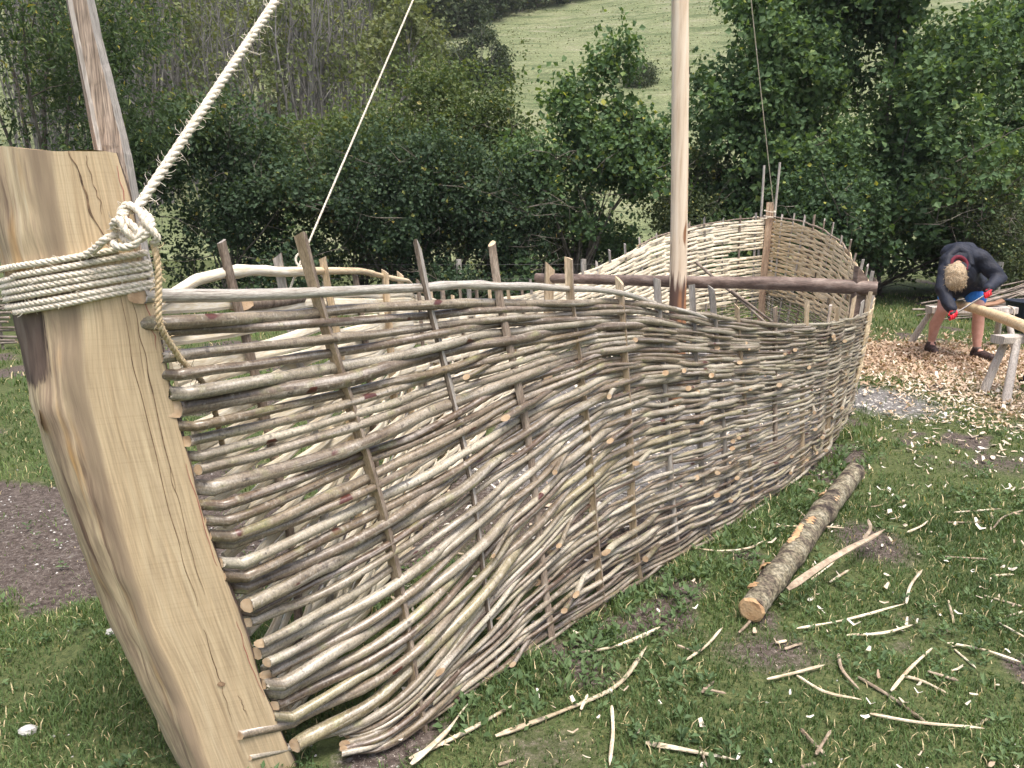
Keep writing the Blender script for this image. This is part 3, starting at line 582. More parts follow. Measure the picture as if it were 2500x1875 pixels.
def face_pt(x, z, lift=.0012):
    k = z / 1.33; e = np.array([-.60 - .23 * k, 1.95 - .17 * k, z]); h = np.array([.95, .30, 0]) / .95
    return e + h * (x - e[0]) + np.array([.3, -.95, .05]) * lift
def sliver(name, mat, pts, w, parent=stem, lift=.0012):
    pts = np.array(pts, float); n = 40; p = spline(np.c_[pts, np.zeros(len(pts))], n); wv = w * np.sin(np.linspace(.08, 1, n) * 3.05) ** .7 * (1 + noise1(n, 3, .25)); p[:, 0] += noise1(n, 4, .0018)
    a = np.array([face_pt(x - ww, z, lift) for (x, z, _), ww in zip(p, wv)]); b = np.array([face_pt(x + ww, z, lift) for (x, z, _), ww in zip(p, wv)])
    back = np.array([-.3, .95, 0]) * .004; k = np.arange(n - 1)
    V = np.r_[a, b, a + back, b + back]; F = np.r_[np.c_[k, k + n, k + n + 1, k + 1], np.c_[k, k + 1, k + 2 * n + 1, k + 2 * n], np.c_[k + n, k + 3 * n, k + 3 * n + 1, k + n + 1]]
    G().add(V, F).build(name, mat, parent, smooth=False)
sliver('crack', 'crack', [(-.947, 1.684), (-.942, 1.66), (-.930, 1.60), (-.926, 1.555), (-.905, 1.50), (-.90, 1.46)], 0.00186)
sliver('crack', 'crack', [(-.918, 1.675), (-.916, 1.63), (-.908, 1.59), (-.904, 1.55)], 0.00074)
sliver('crack', 'crack', [(-.893, 1.40), (-.886, 1.2), (-.868, .95), (-.842, .72), (-.822, .55)], 0.00081)
sliver('crack', 'crack', [(-.872, 1.39), (-.862, 1.22), (-.848, 1.02), (-.835, .88)], 0.00087)
sliver('crack', 'crack', [(-.842, .95), (-.83, .82), (-.812, .66), (-.80, .58)], 0.00062)
sliver('crack', 'crack', [(-.815, .48), (-.805, .40), (-.79, .30), (-.775, .18)], 0.00074)
sliver('crack', 'crack', [(-.752, .26), (-.745, .23), (-.735, .19)], 0.00062)
sliver('red_line', 'chalkred', [(-.8630, 1.655), (-.8545, 1.53), (-.8475, 1.42)], .0008)
sliver('red_line', 'chalkred', [(-.8455, 1.38), (-.8395, 1.30), (-.8365, 1.24)], .0008)
sliver('red_line', 'chalkred', [(-.8050, .95), (-.795, .87), (-.779, .74), (-.765, .66)], .0008)
sliver('red_line', 'chalkred', [(-.735, .49), (-.715, .36), (-.690, .24)], .0008)
g = G(); c = face_pt(-.79, .305, .0015); a = np.linspace(0, 6.28, 9)[:-1]
g.add(c + np.outer(np.cos(a) * [1, .8, 1.1, .9, 1, 1.1, .8, 1], (.95, .3, 0)) * .011 + np.outer(np.sin(a), (-.2, 0, 1)) * .008, np.arange(8)[None]).build('knot', 'crack', stem, smooth=False)
g = G(); c = PV[60, 21] + (PV[60, 21] - cen[60, 0]) * [.02, .02, 0]; n_ = unit((PV[60, 21] - cen[60, 0]) * [1, 1, 0]); t_ = np.cross((0, 0, 1.), n_)
for q_ in (1., .55): g.add(c + n_ * (.004 if q_ < 1 else .0015) + np.outer(np.cos(a) * [1, .9, 1.1, .9, 1, 1.05, .9, 1], t_) * .020 * q_ + np.outer(np.sin(a) * [1, 1.1, .95, 1, 1.1, 1, .9, 1], (0, 0, 1)) * .032 * q_, np.arange(8)[None, ::-1])
g.build('knot', 'sternpost', stem, smooth=False)
c = face_pt(-.944, 1.462, .0016)
G().add(c + np.outer(np.cos(a), (.95, .3, 0)) * .012 + np.outer(np.sin(a), (0, 0, 1)) * .011, np.arange(8)[None]).build('rope_hole', 'crack', stem, smooth=False)  # flat dark disc, the shade inside the hole is its colour
# ---- weathered riven timber scarfed on behind the stem head
def riven(name, mats, rings, seed):
    rr = np.random.default_rng(seed); n = 46; zz = np.linspace(0, 1, n); k = rings.shape[1]
    V = np.stack([np.stack([np.interp(zz, np.linspace(0, 1, len(rings)), rings[:, a, b]) for b in range(3)], -1) for a in range(k)], 1)
    V[..., :2] += noise1(n, 12, .0008)[:, None, None] + .0004 * rr.standard_normal((n, k, 2))
    i = np.arange(n - 1)[:, None] * k; j = np.arange(k); f = np.stack([i + j, i + k + j, i + k + (j + 1) % k, i + (j + 1) % k], -1).reshape(-1, 4)
    g = G(); m = np.tile(np.arange(k) % 2 if len(mats) > 1 else np.zeros(k), n - 1).astype(int)
    g.add(V.reshape(-1, 3), f, m); g.add(V[-1], np.arange(k)[None, ::-1]); return g.build(name, mats, boat, smooth=False)
def ring(z, xl, xm, xr, y): return [[xl, y + .05, z], [xm - .002, y, z], [xm + .002, y + .012, z], [xr, y + .03, z], [xr - .015, y + .10, z], [xl + .02, y + .11, z]]
rg = np.array([ring(1.30, -.965, -.935, -.89, 1.88), ring(1.69, -.985, -.948, -.906, 1.84), ring(1.95, -.995, -.963, -.937, 1.82), ring(2.55, -1.02, -1.0, -.988, 1.78)])
riven('stem_extension', ['brown_timber', 'grey_timber'], rg, 5)['label'] = 'weathered grey riven timber rising behind the stem head'

# ---- stern post, cross beam, posts, mast
sx, sy = S0 + AX * .06
sp = spline([[sx - .06, sy - .13, -.03], [sx - .03, sy - .04, .8], [sx, sy, 1.45], [sx, sy + .02, 1.72]], 24)
n_ = len(sp); G().tube(sp, .045, mat=0, cap=1, N=np.tile([.9, -.43, 0], (n_, 1)), Bn=np.tile([.43, .9, 0], (n_, 1)), prof=[(1, -1), (1, 1), (-1, 1), (-1, -1)]).build('stern_post', ['sternpost', 'cut'], boat, smooth=False)
for k, (dx, top) in enumerate(((-.10, 2.22), (.085, 2.26))):
    p = spline([[sx + dx, sy + .05, .2], [sx + dx, sy + .06, 1.3], [sx + dx * 1.05 + .02 * k, sy + .06, top]], 18); G().tube(p, np.linspace(.022, .016, 18), 7, cap=1).build('stern_stave', ['stakegrey', 'cut'], boat)
bm = spline([[.22, 7.08, .985], [1.0, 6.72, .995], [1.6, 6.44, 1.0], [2.1, 6.22, 1.012], [2.79, 5.895, 1.0]], 50)
G().tube(bm, np.linspace(.045, .055, 50) * (1 + noise1(50, 8, .035)), 14, cap=1, jit=.012).build('cross_beam', ['beam', 'cut'], boat)
for nm, c, w, z1, mats in (('beam_post', (.33, 7.00), .045, 1.10, ['beam', 'stakewood']), ('beam_post', (2.67, 5.96), .055, 1.12, ['beam', 'beam'])):
    p = spline([[c[0] - (.0 if c[0] < 1 else .04), c[1], -.03], [c[0], c[1], .6], [c[0] + .01, c[1], z1]], 16)
    th = np.linspace(0, np.pi, 8); prof = np.r_[np.c_[np.cos(th), np.sin(th)], [[-.9, -.5], [.9, -.5]]]
    m = np.tile(np.r_[np.zeros(7), [1, 1, 1]], 15).astype(int)
    G().tube(p, w * (1 + noise1(16, 5, .03)), mat=m, cap=1, N=np.tile([-.95, -.3, 0], (16, 1)), Bn=np.tile([-.3, .95, 0], (16, 1)), prof=prof, slant=(0, .9)).build(nm, mats, boat, smooth=False)
mz = np.linspace(-.05, 7.4, 70); mp_ = np.stack([1.375 - .040 * mz + noise1(70, 12, .008), np.full(70, 6.27), mz], -1)
MASTLOC = lambda z: np.array([1.375 - .04 * z, 6.27, z])
th = np.arange(12) / 12 * 6.283; prof = np.c_[np.cos(th), np.sin(th)] * (1 - .06 * np.cos(4 * th + .6))[:, None]
mast = G().tube(mp_, np.linspace(.074, .06, 70), mat=0, cap=1, prof=prof, N=np.tile([1., 0, 0], (70, 1)), Bn=np.tile([0, 1., 0], (70, 1)), jit=.014).build('mast', ['mast', 'cut'], boat)
mast['label'] = 'tall peeled pale mast pole with brown bark left at its foot'

# ---- loose brushwood and chips lying inside the hull
def lay(name, label, cat, p0, p1, r, mat, group=None, sag=.0, sides=6, bend=.02):
    n = 14; s = np.linspace(0, 1, n)[:, None]; p = np.asarray(p0) * (1 - s) + np.asarray(p1) * s; d = unit(np.asarray(p1) - p0); o = unit(np.cross(d, (0, 0, 1.)))
    p = p + o * noise1(n, 5, bend)[:, None]; c = p.mean(0)
    return G().tube(p, np.linspace(r, r * .6, n), sides, cap=0).build(name, mat, smooth=True, loc=c * [1, 1, 0] + [0, 0, 0], label=label, cat=cat, group=group)
for k in range(34):
    t = R.uniform(7.6, 9.4); o = R.uniform(-.45, .5); c = np.r_[B0 + AX * t + NR * o, R.uniform(.03, .16)]; a = R.uniform(0, 3.14); h_ = R.uniform(.25, .6)
    d = np.array([math.cos(a), math.sin(a), R.uniform(-.1, .12)]) * h_; q0, q1 = c - d, c + d; q0[2] = max(q0[2], .012); q1[2] = max(q1[2], .012)
    lay('loose_stick', 'thin brown stick in the brushwood heap inside the stern', 'stick', q0, q1, R.uniform(.008, .014), 'stick', 'brushwood heap inside the stern')
for k, (q0, q1) in enumerate((((2.35, 10.05, .98), (3.35, 9.3, .05)), ((2.75, 9.7, .62), (3.5, 9.35, .05)))):
    lay('leaning_pole', ('long grey pole leaning across the inside of the stern', 'shorter dark pole leaning inside the stern below the long one')[k], 'pole', q0, q1, .02, 'stick', bend=.008)
# ------------------------------------------------------------------ ropes
def rope(g, path, r, pitch, mat=0, strands=3, step=.004, taper=True):
    d = np.r_[0, np.cumsum(np.linalg.norm(np.diff(path, axis=0), axis=1))]; n = int(d[-1] / step) + 4
    p = np.stack([np.interp(np.linspace(0, d[-1], n), d, path[:, k]) for k in range(3)], -1); N, Bn = frames(p); s = np.linspace(0, d[-1], n)
    for k in range(strands):
        a = s / pitch * 6.283 + k * 6.283 / strands; g.tube(p + (N * np.cos(a)[:, None] + Bn * np.sin(a)[:, None]) * r * .42, r * .66, 6, mat, cap=mat, N=N, Bn=Bn)
    return p
def fuzz(g, p, r, num, ln, mat=0):
    for k in range(num):
        i = R.integers(2, len(p) - 2); t = unit(p[i + 1] - p[i - 1]); d = unit(np.cross(t, R.standard_normal(3))); l = ln * R.uniform(.35, 1.2) * (2.2 if R.random() < .08 else 1)
        q = p[i] + d * r; e = q + d * l * .6 + t * l * R.uniform(-.5, .9); m = (q + e) / 2 + d * l * .15
        g.tube(np.array([q, m, e]), [.0008, .0007, .0004], 3, mat)
g = G(); P = []
for z0 in range(7):
    pass
turns = 6; path = []
for k in range(turns * 60 + 24):
    a = k / 60; zc = 1.455 - a * .0148 - (.006 if a > 1.35 else 0); sec, zn = post_section(zc); cen = sec.mean(0)
    th = a * 6.283 + .35; dirv = np.array([math.cos(th), -math.sin(th), 0])
    path.append((cen, dirv, zc))
hull2 = []
for cen, dirv, zc in path:           # support of the section in that direction gives the taut line
    sec, _ = post_section(zc); sec = sec - cen; best = 9
    n = len(sec); x, y = sec[:, 0], sec[:, 1]; x2, y2 = np.roll(x, -1), np.roll(y, -1); den = dirv[0] * (y2 - y) - dirv[1] * (x2 - x)
    with np.errstate(all='ignore'):
        t = (x * (y2 - y) - y * (x2 - x)) / den; s = (x * dirv[1] - y * dirv[0]) / den
    ok = (t > 0) & (s >= 0) & (s <= 1); rad = t[ok].max() if ok.any() else .2
    hull2.append(cen + dirv * (rad + .0075) + np.array([0, 0, (cen[0] - (cen + dirv * rad)[0]) * -.16]))
hull2 = np.array(hull2); hull2[:, 2] += noise1(len(hull2), 22, .0022); p = rope(g, hull2, .0074, .036, step=.005)
lash = thing('rope_lashing', (-.98, 1.8, 1.35), 'pale rope lashing wound six times round the oak stem post', 'rope')
g.build('rope_coil', 'rope', lash)
g2 = G(); fuzz(g2, p, .007, 420, .014); g2.build('frayed_fibres', 'rope', lash, kind='stuff')
# heavy stay from the stem knot to the mast head, with its knot, tail and the strand through the post
stay = thing('stay_rope', (-.82, 1.72, 1.5), 'thick hairy white rope rising from the knot on the stem post', 'rope')
k0 = np.array([-.822, 1.725, 1.560]); k1 = MASTLOC(6.95); s = np.linspace(0, 1, 40)[:, None]; path = k0 + (k1 - k0) * s; path[:, 2] -= (np.sin(np.linspace(0, 3.14, 40)) * .06)
g = G(); p = rope(g, path, .0105, .058, step=.006); g.build('rope_line', 'rope', stay)
near = p[:int(len(p) * .45)]; g = G(); fuzz(g, near, .010, 760, .026); g.build('frayed_fibres', 'rope', stay, kind='stuff')
g = G(); kp = lambda px, z, y=1.72: np.array([px, y, z])
loops = [[kp(-.944, 1.462, 1.722), kp(-.915, 1.478, 1.715), kp(-.885, 1.498, 1.705), kp(-.86, 1.508), kp(-.835, 1.495, 1.70), kp(-.805, 1.50, 1.70), kp(-.785, 1.525, 1.71), kp(-.80, 1.548, 1.73), kp(-.83, 1.562, 1.735), kp(-.845, 1.545, 1.70)],
         [kp(-.868, 1.505, 1.735), kp(-.862, 1.53, 1.70), kp(-.845, 1.54, 1.69), kp(-.83, 1.515, 1.688), kp(-.815, 1.50, 1.695), kp(-.80, 1.515, 1.70), kp(-.812, 1.53, 1.725)],
         [kp(-.875, 1.495, 1.72), kp(-.86, 1.485, 1.695), kp(-.835, 1.482, 1.688), kp(-.815, 1.488, 1.69), kp(-.808, 1.51, 1.695), kp(-.83, 1.535, 1.70), kp(-.85, 1.55, 1.71), kp(-.84, 1.57, 1.72), kp(-.81, 1.56, 1.71), kp(-.79, 1.53, 1.70), kp(-.775, 1.50, 1.71), kp(-.79, 1.487, 1.72)]]
ps = [rope(g, spline(l, 60), .0085, .042, step=.005) for l in loops]; kn = g.build('knot', 'rope', stay)
g = G(); [fuzz(g, q, .008, 30, .02) for q in ps]; g.build('frayed_fibres', 'rope', kn, kind='stuff')
tail = spline([kp(-.79, 1.495), kp(-.784, 1.45), kp(-.788, 1.38), kp(-.793, 1.32), kp(-.792, 1.24, 1.78), kp(-.79, 1.1, 1.95), kp(-.80, .9, 2.05)], 60)
g = G(); p = rope(g, tail, .0078, .04, step=.005); tl = g.build('rope_tail', 'ropedark', stay); g = G(); fuzz(g, p[:90], .008, 160, .014); g.build('frayed_fibres', 'ropedark', tl, kind='stuff')
fp = hullP(-1, np.array([.80]), np.array([1.09]))[0]
for lab, a, b, r in (('thin twine running from the peeled far bow rail up to the mast head', fp, MASTLOC(7.0), .0042), ('thin pale twine from the stern post up to the mast head', np.array([sx + .045, sy + .0, 1.66]), MASTLOC(7.05), .0065)):
    s = np.linspace(0, 1, 60)[:, None]; path = a + (b - a) * s; path[:, 2] -= np.sin(np.linspace(0, 3.14, 60)) * .05
    rt = thing('stay_line', a, lab, 'rope'); g = G(); rope(g, path, r, .02, step=.012); g.build('rope_line', 'rope', rt)
    g = G()
    if r < .005:
        a2 = a + np.array([.0, -.02, -.01]); ww = [a + np.array([.02 * math.cos(q), .02 * math.sin(q) * .3, .022 * math.sin(q)]) for q in np.linspace(0, 12.5, 40)]; rope(g, np.array(ww), .004, .02); rope(g, spline([a, a + [-.02, -.03, -.06], a + [-.045, -.05, -.13]], 20), .004, .02)
    else:
        for zc in (1.50, 1.515, 1.53, 1.60):
            ww = np.array([[sx + .075 * math.cos(q), sy + .075 * math.sin(q), zc + .015 * math.sin(q + zc * 90)] for q in np.linspace(0, 6.4, 30)]); rope(g, ww, .0065, .02)
        rope(g, np.array([[sx - .2 + .05 * math.cos(q) * (1 - .02 * q), sy - .03, 1.49 + .035 * math.sin(q)] for q in np.linspace(0, 14, 50)]), .008, .02)
        rope(g, spline([[sx - .17, sy - .03, 1.5], [sx - .1, sy - .06, 1.50], [sx - .05, sy - .05, 1.50]], 10), .008, .02)
    g.build('rope_knot', 'rope', rt)
# ------------------------------------------------------------------ trees, bushes
def leaf_quads(g, c, axis, nrm, size, tint, wid=.62, mat=0):
    axis = unit(axis); side = unit(np.cross(nrm, axis)); nrm = np.cross(axis, side); s = size[:, None]; n = len(c)
    v = np.stack([c, c + axis * s * .45 + side * s * wid * .5 + nrm * s * .10, c + axis * s - nrm * s * .08, c + axis * s * .45 - side * s * wid * .5 + nrm * s * .10], 1).reshape(-1, 3)
    f = np.arange(4 * n).reshape(-1, 4); g.add(v, f, mat, tint=np.repeat(np.maximum(tint, .001), 4))
def n3(p, s): return (np.sin(p[:, 0] * s + 1.7 * np.sin(p[:, 1] * s * .7 + 1)) + np.sin(p[:, 1] * s * 1.1 + 2 * np.sin(p[:, 2] * s * .6)) + np.sin(p[:, 2] * s * 1.3 + 1.3 * np.sin(p[:, 0] * s * .8 + 2))) / 3
def foliage(g, lobes, ncl, per, leaf, spread=.16, gap=-.25, tone=.35, topglow=.25, zmin=.15, yellow=.015, droop=.0, wid=.62, nscale=2.4, mat=0, shell=.38):
    lb = np.array(lobes, float); w = (lb[:, 3] * lb[:, 4] * lb[:, 5]) ** (2 / 3); idx = R.choice(len(lb), ncl * 2, p=w / w.sum())
    d = unit(R.standard_normal((ncl * 2, 3))); d[:, 1] = np.where((d[:, 1] > .2) & (R.random(ncl * 2) < .6), -d[:, 1], d[:, 1])
    r = R.uniform(shell, 1.0, ncl * 2) ** .7 * R.uniform(.86, 1.1, ncl * 2); c = lb[idx, :3] + d * lb[idx, 3:] * r[:, None]
    keep = (c[:, 2] > zmin) & (n3(c + [3.1, 1.7, .4], nscale) > gap); c, d, r = c[keep][:ncl], d[keep][:ncl], r[keep][:ncl]; n = len(c)
    zt = (lb[:, 2] + lb[:, 5]).max(); ctone = tone + R.normal(0, .10, n) + .16 * n3(c + [9, 4, 2], nscale * .55) + topglow * np.clip(c[:, 2] / zt, 0, 1) ** 2  # tint lightens with height, painting in the lit top and shaded foot
    tw = unit(d + R.standard_normal((n, 3)) * .6 + [0, 0, .35 - droop]); k = np.repeat(np.arange(n), per); m = len(k)
    lc = c[k] + tw[k] * R.uniform(-.5, 1, (m, 1)) * spread * 1.6 + R.standard_normal((m, 3)) * spread * .55
    ax = unit(tw[k] * .6 + R.standard_normal((m, 3)) * .9 + [0, 0, -.3 - droop]); nm = unit(d[k] * .5 + R.standard_normal((m, 3)) * .75 + [0, -.25, .55])
    tint = np.clip(ctone[k] + R.normal(0, .13, m), .02, .86); tint = np.where(R.random(m) < yellow, R.uniform(.9, 1, m), tint)
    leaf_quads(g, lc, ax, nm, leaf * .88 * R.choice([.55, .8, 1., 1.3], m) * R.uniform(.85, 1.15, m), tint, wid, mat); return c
def branches(g, base, targets, r0, kink=.12, sides=5, mat=0, n=9, sag=.0):
    for tg in targets:
        b = np.asarray(base, float) + np.r_[R.normal(0, r0 * 2.5, 2), 0]; tg = np.asarray(tg, float); s = np.linspace(0, 1, n)[:, None]
        l = np.linalg.norm(tg - b); p = b + (tg - b) * np.c_[s ** 1.25, s ** 1.25, s ** (.85)] + np.stack([noise1(n, 3, kink * l * .12) for _ in range(3)], -1) * s ** .5
        g.tube(p, r0 * (1 - .82 * s[:, 0]) * R.uniform(.6, 1.1), sides, mat)
        if r0 > .012:
            for _ in range(2):
                i = R.integers(n // 2, n - 1); e = p[i] + unit(p[i] - p[i - 1] + R.standard_normal(3) * .5) * l * R.uniform(.12, .3); q = np.linspace(0, 1, 5)[:, None]
                g.tube(p[i] * (1 - q) + e * q + np.stack([noise1(5, 2, .02) for _ in range(3)], -1) * q, r0 * .22 * (1.1 - q[:, 0]), 4, mat)
def bush(name, label, loc, lobes, leafmat, ncl, per, leaf, stems=8, r0=.03, cat='bush', group=None, twigs=26, tall=0, front=22, **kw):
    rt = thing(name, loc, label, cat, group); ORI[rt.name] = np.zeros(3)
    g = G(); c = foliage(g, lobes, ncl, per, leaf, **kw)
    for _ in range(tall):                     # long upright shoots that break the outline
        l = lobes[R.integers(len(lobes))]; b = np.array(l[:3]) + np.r_[R.normal(0, .45, 2) * l[3:5], l[5] * .6]; h = R.uniform(.5, 1.1); m = 26; s = np.linspace(0, 1, m)
        lc = b + np.outer(s, [R.normal(0, .12), R.normal(0, .12), 1]) * h + R.standard_normal((m, 3)) * .05 * (1.2 - s)[:, None]
        leaf_quads(g, lc, unit(R.standard_normal((m, 3)) + [0, 0, .3]), unit(R.standard_normal((m, 3)) + [0, -.5, .5]), leaf * R.uniform(.6, 1.1, m), np.clip(R.normal(.68, .12, m), 0, .88), .6)
    g.build('crown', leafmat, rt, smooth=False)
    g = G(); tg = c[R.choice(len(c), stems)]; branches(g, (0, 0, -.05), tg * [.8, .8, .85], r0)
    lo = np.argsort(c[:, 2] + R.normal(0, .8, len(c)))[:twigs * 3]; branches(g, (0, 0, .0), c[R.choice(lo, twigs)] * [1.02, 1.02, 1], .011, kink=.3, sides=4)
    for _ in range(front):                    # bare twigs that stick out of the face of the bush
        q0 = c[R.choice(np.argsort(c[:, 1] + .5 * c[:, 2])[:len(c) // 2])] + [0, .15, -.1]; dv = unit(np.array([R.normal(0, 1), -R.uniform(.1, .7), R.uniform(-.2, 1)])); ll = R.uniform(.5, 1.3); s = np.linspace(0, 1, 8)[:, None]
        p = q0 + dv * ll * s + np.stack([noise1(8, 3, .06) for _ in range(3)], -1) * s; g.tube(p, .010 * (1.15 - s[:, 0]), 4)
        for _ in range(3): i = R.integers(2, 7); q = np.linspace(0, 1, 4)[:, None]; e = p[i] + unit(dv + R.standard_normal(3) * .8) * ll * .35; g.tube(p[i] * (1 - q) + e * q, .005 * (1.2 - q[:, 0]), 3)
    g.build('trunk', 'twig', rt); return rt
def lobes_for(w, d, z0, z1, n, rs, seed, wob=1.):
    q = np.random.default_rng(seed); out = []
    for k in range(n):
        u = q.random(); z = z0 + (z1 - z0) * u; taper = math.sqrt(max(.12, 1 - (max(0, (u - .35)) / .68) ** 2)); a = q.uniform(0, 6.28); rr = math.sqrt(q.random())
        r = rs * q.uniform(.6, 1.25); out.append((math.cos(a) * rr * w * taper * wob, math.sin(a) * rr * d * taper, z, r * 1.1, r * .95, r * q.uniform(.75, 1.1)))
    return out
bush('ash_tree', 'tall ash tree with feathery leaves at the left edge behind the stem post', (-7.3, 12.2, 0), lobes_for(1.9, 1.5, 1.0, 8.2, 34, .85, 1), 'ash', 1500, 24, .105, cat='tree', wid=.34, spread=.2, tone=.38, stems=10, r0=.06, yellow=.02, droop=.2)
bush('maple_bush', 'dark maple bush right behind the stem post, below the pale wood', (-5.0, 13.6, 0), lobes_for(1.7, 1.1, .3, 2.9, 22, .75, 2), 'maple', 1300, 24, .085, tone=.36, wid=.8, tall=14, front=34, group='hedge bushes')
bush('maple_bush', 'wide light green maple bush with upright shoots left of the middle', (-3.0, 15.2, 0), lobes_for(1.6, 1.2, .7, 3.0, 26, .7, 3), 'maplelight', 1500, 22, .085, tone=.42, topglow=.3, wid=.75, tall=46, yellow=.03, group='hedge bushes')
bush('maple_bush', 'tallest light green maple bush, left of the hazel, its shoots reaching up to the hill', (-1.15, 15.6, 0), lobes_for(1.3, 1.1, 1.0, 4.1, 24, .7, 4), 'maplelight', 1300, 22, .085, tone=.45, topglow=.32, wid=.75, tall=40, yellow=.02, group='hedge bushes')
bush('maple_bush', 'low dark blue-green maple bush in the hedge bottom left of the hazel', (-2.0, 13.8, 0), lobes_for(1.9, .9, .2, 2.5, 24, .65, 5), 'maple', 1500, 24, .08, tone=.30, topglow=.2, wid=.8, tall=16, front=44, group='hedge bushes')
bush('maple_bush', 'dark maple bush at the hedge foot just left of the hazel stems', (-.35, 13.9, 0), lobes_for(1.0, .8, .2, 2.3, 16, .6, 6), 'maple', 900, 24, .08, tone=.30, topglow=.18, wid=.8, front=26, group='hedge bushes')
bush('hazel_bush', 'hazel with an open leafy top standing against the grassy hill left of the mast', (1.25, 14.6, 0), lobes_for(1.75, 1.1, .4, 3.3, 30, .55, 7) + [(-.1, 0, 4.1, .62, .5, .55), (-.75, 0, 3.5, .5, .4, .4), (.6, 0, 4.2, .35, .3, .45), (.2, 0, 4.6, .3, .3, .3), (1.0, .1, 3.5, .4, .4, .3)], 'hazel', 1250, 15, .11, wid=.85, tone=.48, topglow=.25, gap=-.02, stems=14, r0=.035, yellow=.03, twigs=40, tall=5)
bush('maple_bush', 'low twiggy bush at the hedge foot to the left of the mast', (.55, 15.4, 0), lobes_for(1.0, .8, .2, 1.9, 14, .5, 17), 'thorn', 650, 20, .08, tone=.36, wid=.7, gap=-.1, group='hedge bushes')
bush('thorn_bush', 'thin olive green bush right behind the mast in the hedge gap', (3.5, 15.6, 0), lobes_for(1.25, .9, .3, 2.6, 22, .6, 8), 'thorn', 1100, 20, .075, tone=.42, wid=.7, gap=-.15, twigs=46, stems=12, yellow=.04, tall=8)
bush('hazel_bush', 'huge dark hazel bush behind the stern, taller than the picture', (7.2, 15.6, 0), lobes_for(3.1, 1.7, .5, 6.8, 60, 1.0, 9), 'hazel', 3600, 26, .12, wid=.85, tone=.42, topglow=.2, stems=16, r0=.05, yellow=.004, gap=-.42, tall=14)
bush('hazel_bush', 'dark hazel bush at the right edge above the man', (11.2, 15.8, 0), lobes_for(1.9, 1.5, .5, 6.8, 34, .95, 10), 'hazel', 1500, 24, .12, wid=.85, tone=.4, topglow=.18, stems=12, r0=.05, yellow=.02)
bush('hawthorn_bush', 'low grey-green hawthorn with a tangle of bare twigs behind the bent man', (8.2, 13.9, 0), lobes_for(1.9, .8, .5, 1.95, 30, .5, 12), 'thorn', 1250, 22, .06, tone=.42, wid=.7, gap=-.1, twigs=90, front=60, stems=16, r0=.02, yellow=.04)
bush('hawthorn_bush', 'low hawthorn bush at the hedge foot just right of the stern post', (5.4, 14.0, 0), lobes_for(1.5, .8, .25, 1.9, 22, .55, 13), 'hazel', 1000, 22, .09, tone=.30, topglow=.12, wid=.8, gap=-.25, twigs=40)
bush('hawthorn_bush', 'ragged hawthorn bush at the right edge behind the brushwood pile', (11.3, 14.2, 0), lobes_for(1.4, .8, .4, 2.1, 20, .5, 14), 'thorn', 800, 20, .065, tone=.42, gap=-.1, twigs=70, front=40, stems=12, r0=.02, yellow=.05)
# wood on the hillside: a few grown forms, copied and set one by one
def far_tree(h, w, leafm, ncl, per, leaf, nst, seed, z0=.35, trunkm='greytrunk', tone=.5):
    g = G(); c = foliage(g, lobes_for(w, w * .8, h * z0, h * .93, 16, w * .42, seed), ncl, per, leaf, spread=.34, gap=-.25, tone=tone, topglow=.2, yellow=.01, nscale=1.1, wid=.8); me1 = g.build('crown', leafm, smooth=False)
    g = G()
    for k in range(nst):
        b = np.r_[R.normal(0, w * .28, 2), -.4]; e = np.r_[b[:2] * 1.6 + R.normal(0, w * .22, 2), h * R.uniform(.7, 1.02)]; s = np.linspace(0, 1, 10)[:, None]
        p = b + (e - b) * s + np.stack([noise1(10, 3, .26), noise1(10, 3, .26), np.zeros(10)], -1) * s; g.tube(p, R.uniform(.03, .075) * (1 - .8 * s[:, 0]), 5)
        for _ in range(8):
            i = R.integers(3, 9); q = np.linspace(0, 1, 5)[:, None]; e2 = p[i] + np.r_[R.normal(0, .5, 2), R.uniform(.6, 1.8)]; g.tube(p[i] * (1 - q) + e2 * q, .02 * (1.1 - q[:, 0]), 4)
    me2 = g.build('trunk', trunkm)
    res = (me1.data, me2.data)
    for o in (me1, me2): bpy.data.objects.remove(o)
    return res
forms = [far_tree(8.5, 2.1, 'wood_far', 110, 10, .2, 14, 21), far_tree(10, 2.3, 'wood_far', 70, 10, .2, 17, 22), far_tree(7.0, 2.0, 'wood_far', 260, 13, .22, 8, 23, .25), far_tree(5.0, 2.3, 'dark_far', 480, 14, .27, 4, 24, .12, tone=.4), far_tree(2.2, 1.5, 'dark_far', 420, 14, .17, 4, 25, .12, tone=.4)]
def place_far(name, form, x, y, sc, rz, label, cat, group, zoff=-.2):
    z = float(hillz(np.array(x), np.array(y))) + zoff; rt = thing(name, (x, y, z), label, cat, group); rt.scale = (sc, sc, sc); rt.rotation_euler = (0, 0, rz)
    for nm, me in zip(('crown', 'trunk'), forms[form]):
        o = bpy.data.objects.new(nm, me); COL.objects.link(o); o.parent = rt
for row, (yy, x0, x1, n) in enumerate(((33, -19, -3.9, 8), (38, -23, -4.6, 9), (44, -27, -5.2, 10), (51, -31, -6, 10), (60, -36, -6.5, 10), (71, -42, -7, 10))):
    for k in range(n):
        x = x0 + (x1 - x0) * (k + .5) / n + R.normal(0, .5); f = R.choice([0, 1, 1, 0, 2]) if row < 4 else R.choice([0, 2, 2])
        if k == n - 1: f = 2
        place_far('hillside_tree', int(f), x, yy + R.normal(0, 1.0), R.uniform(.85, 1.2), R.uniform(0, 6.28), 'spindly grey-stemmed tree in the wood on the hillside', 'tree', 'hillside wood')
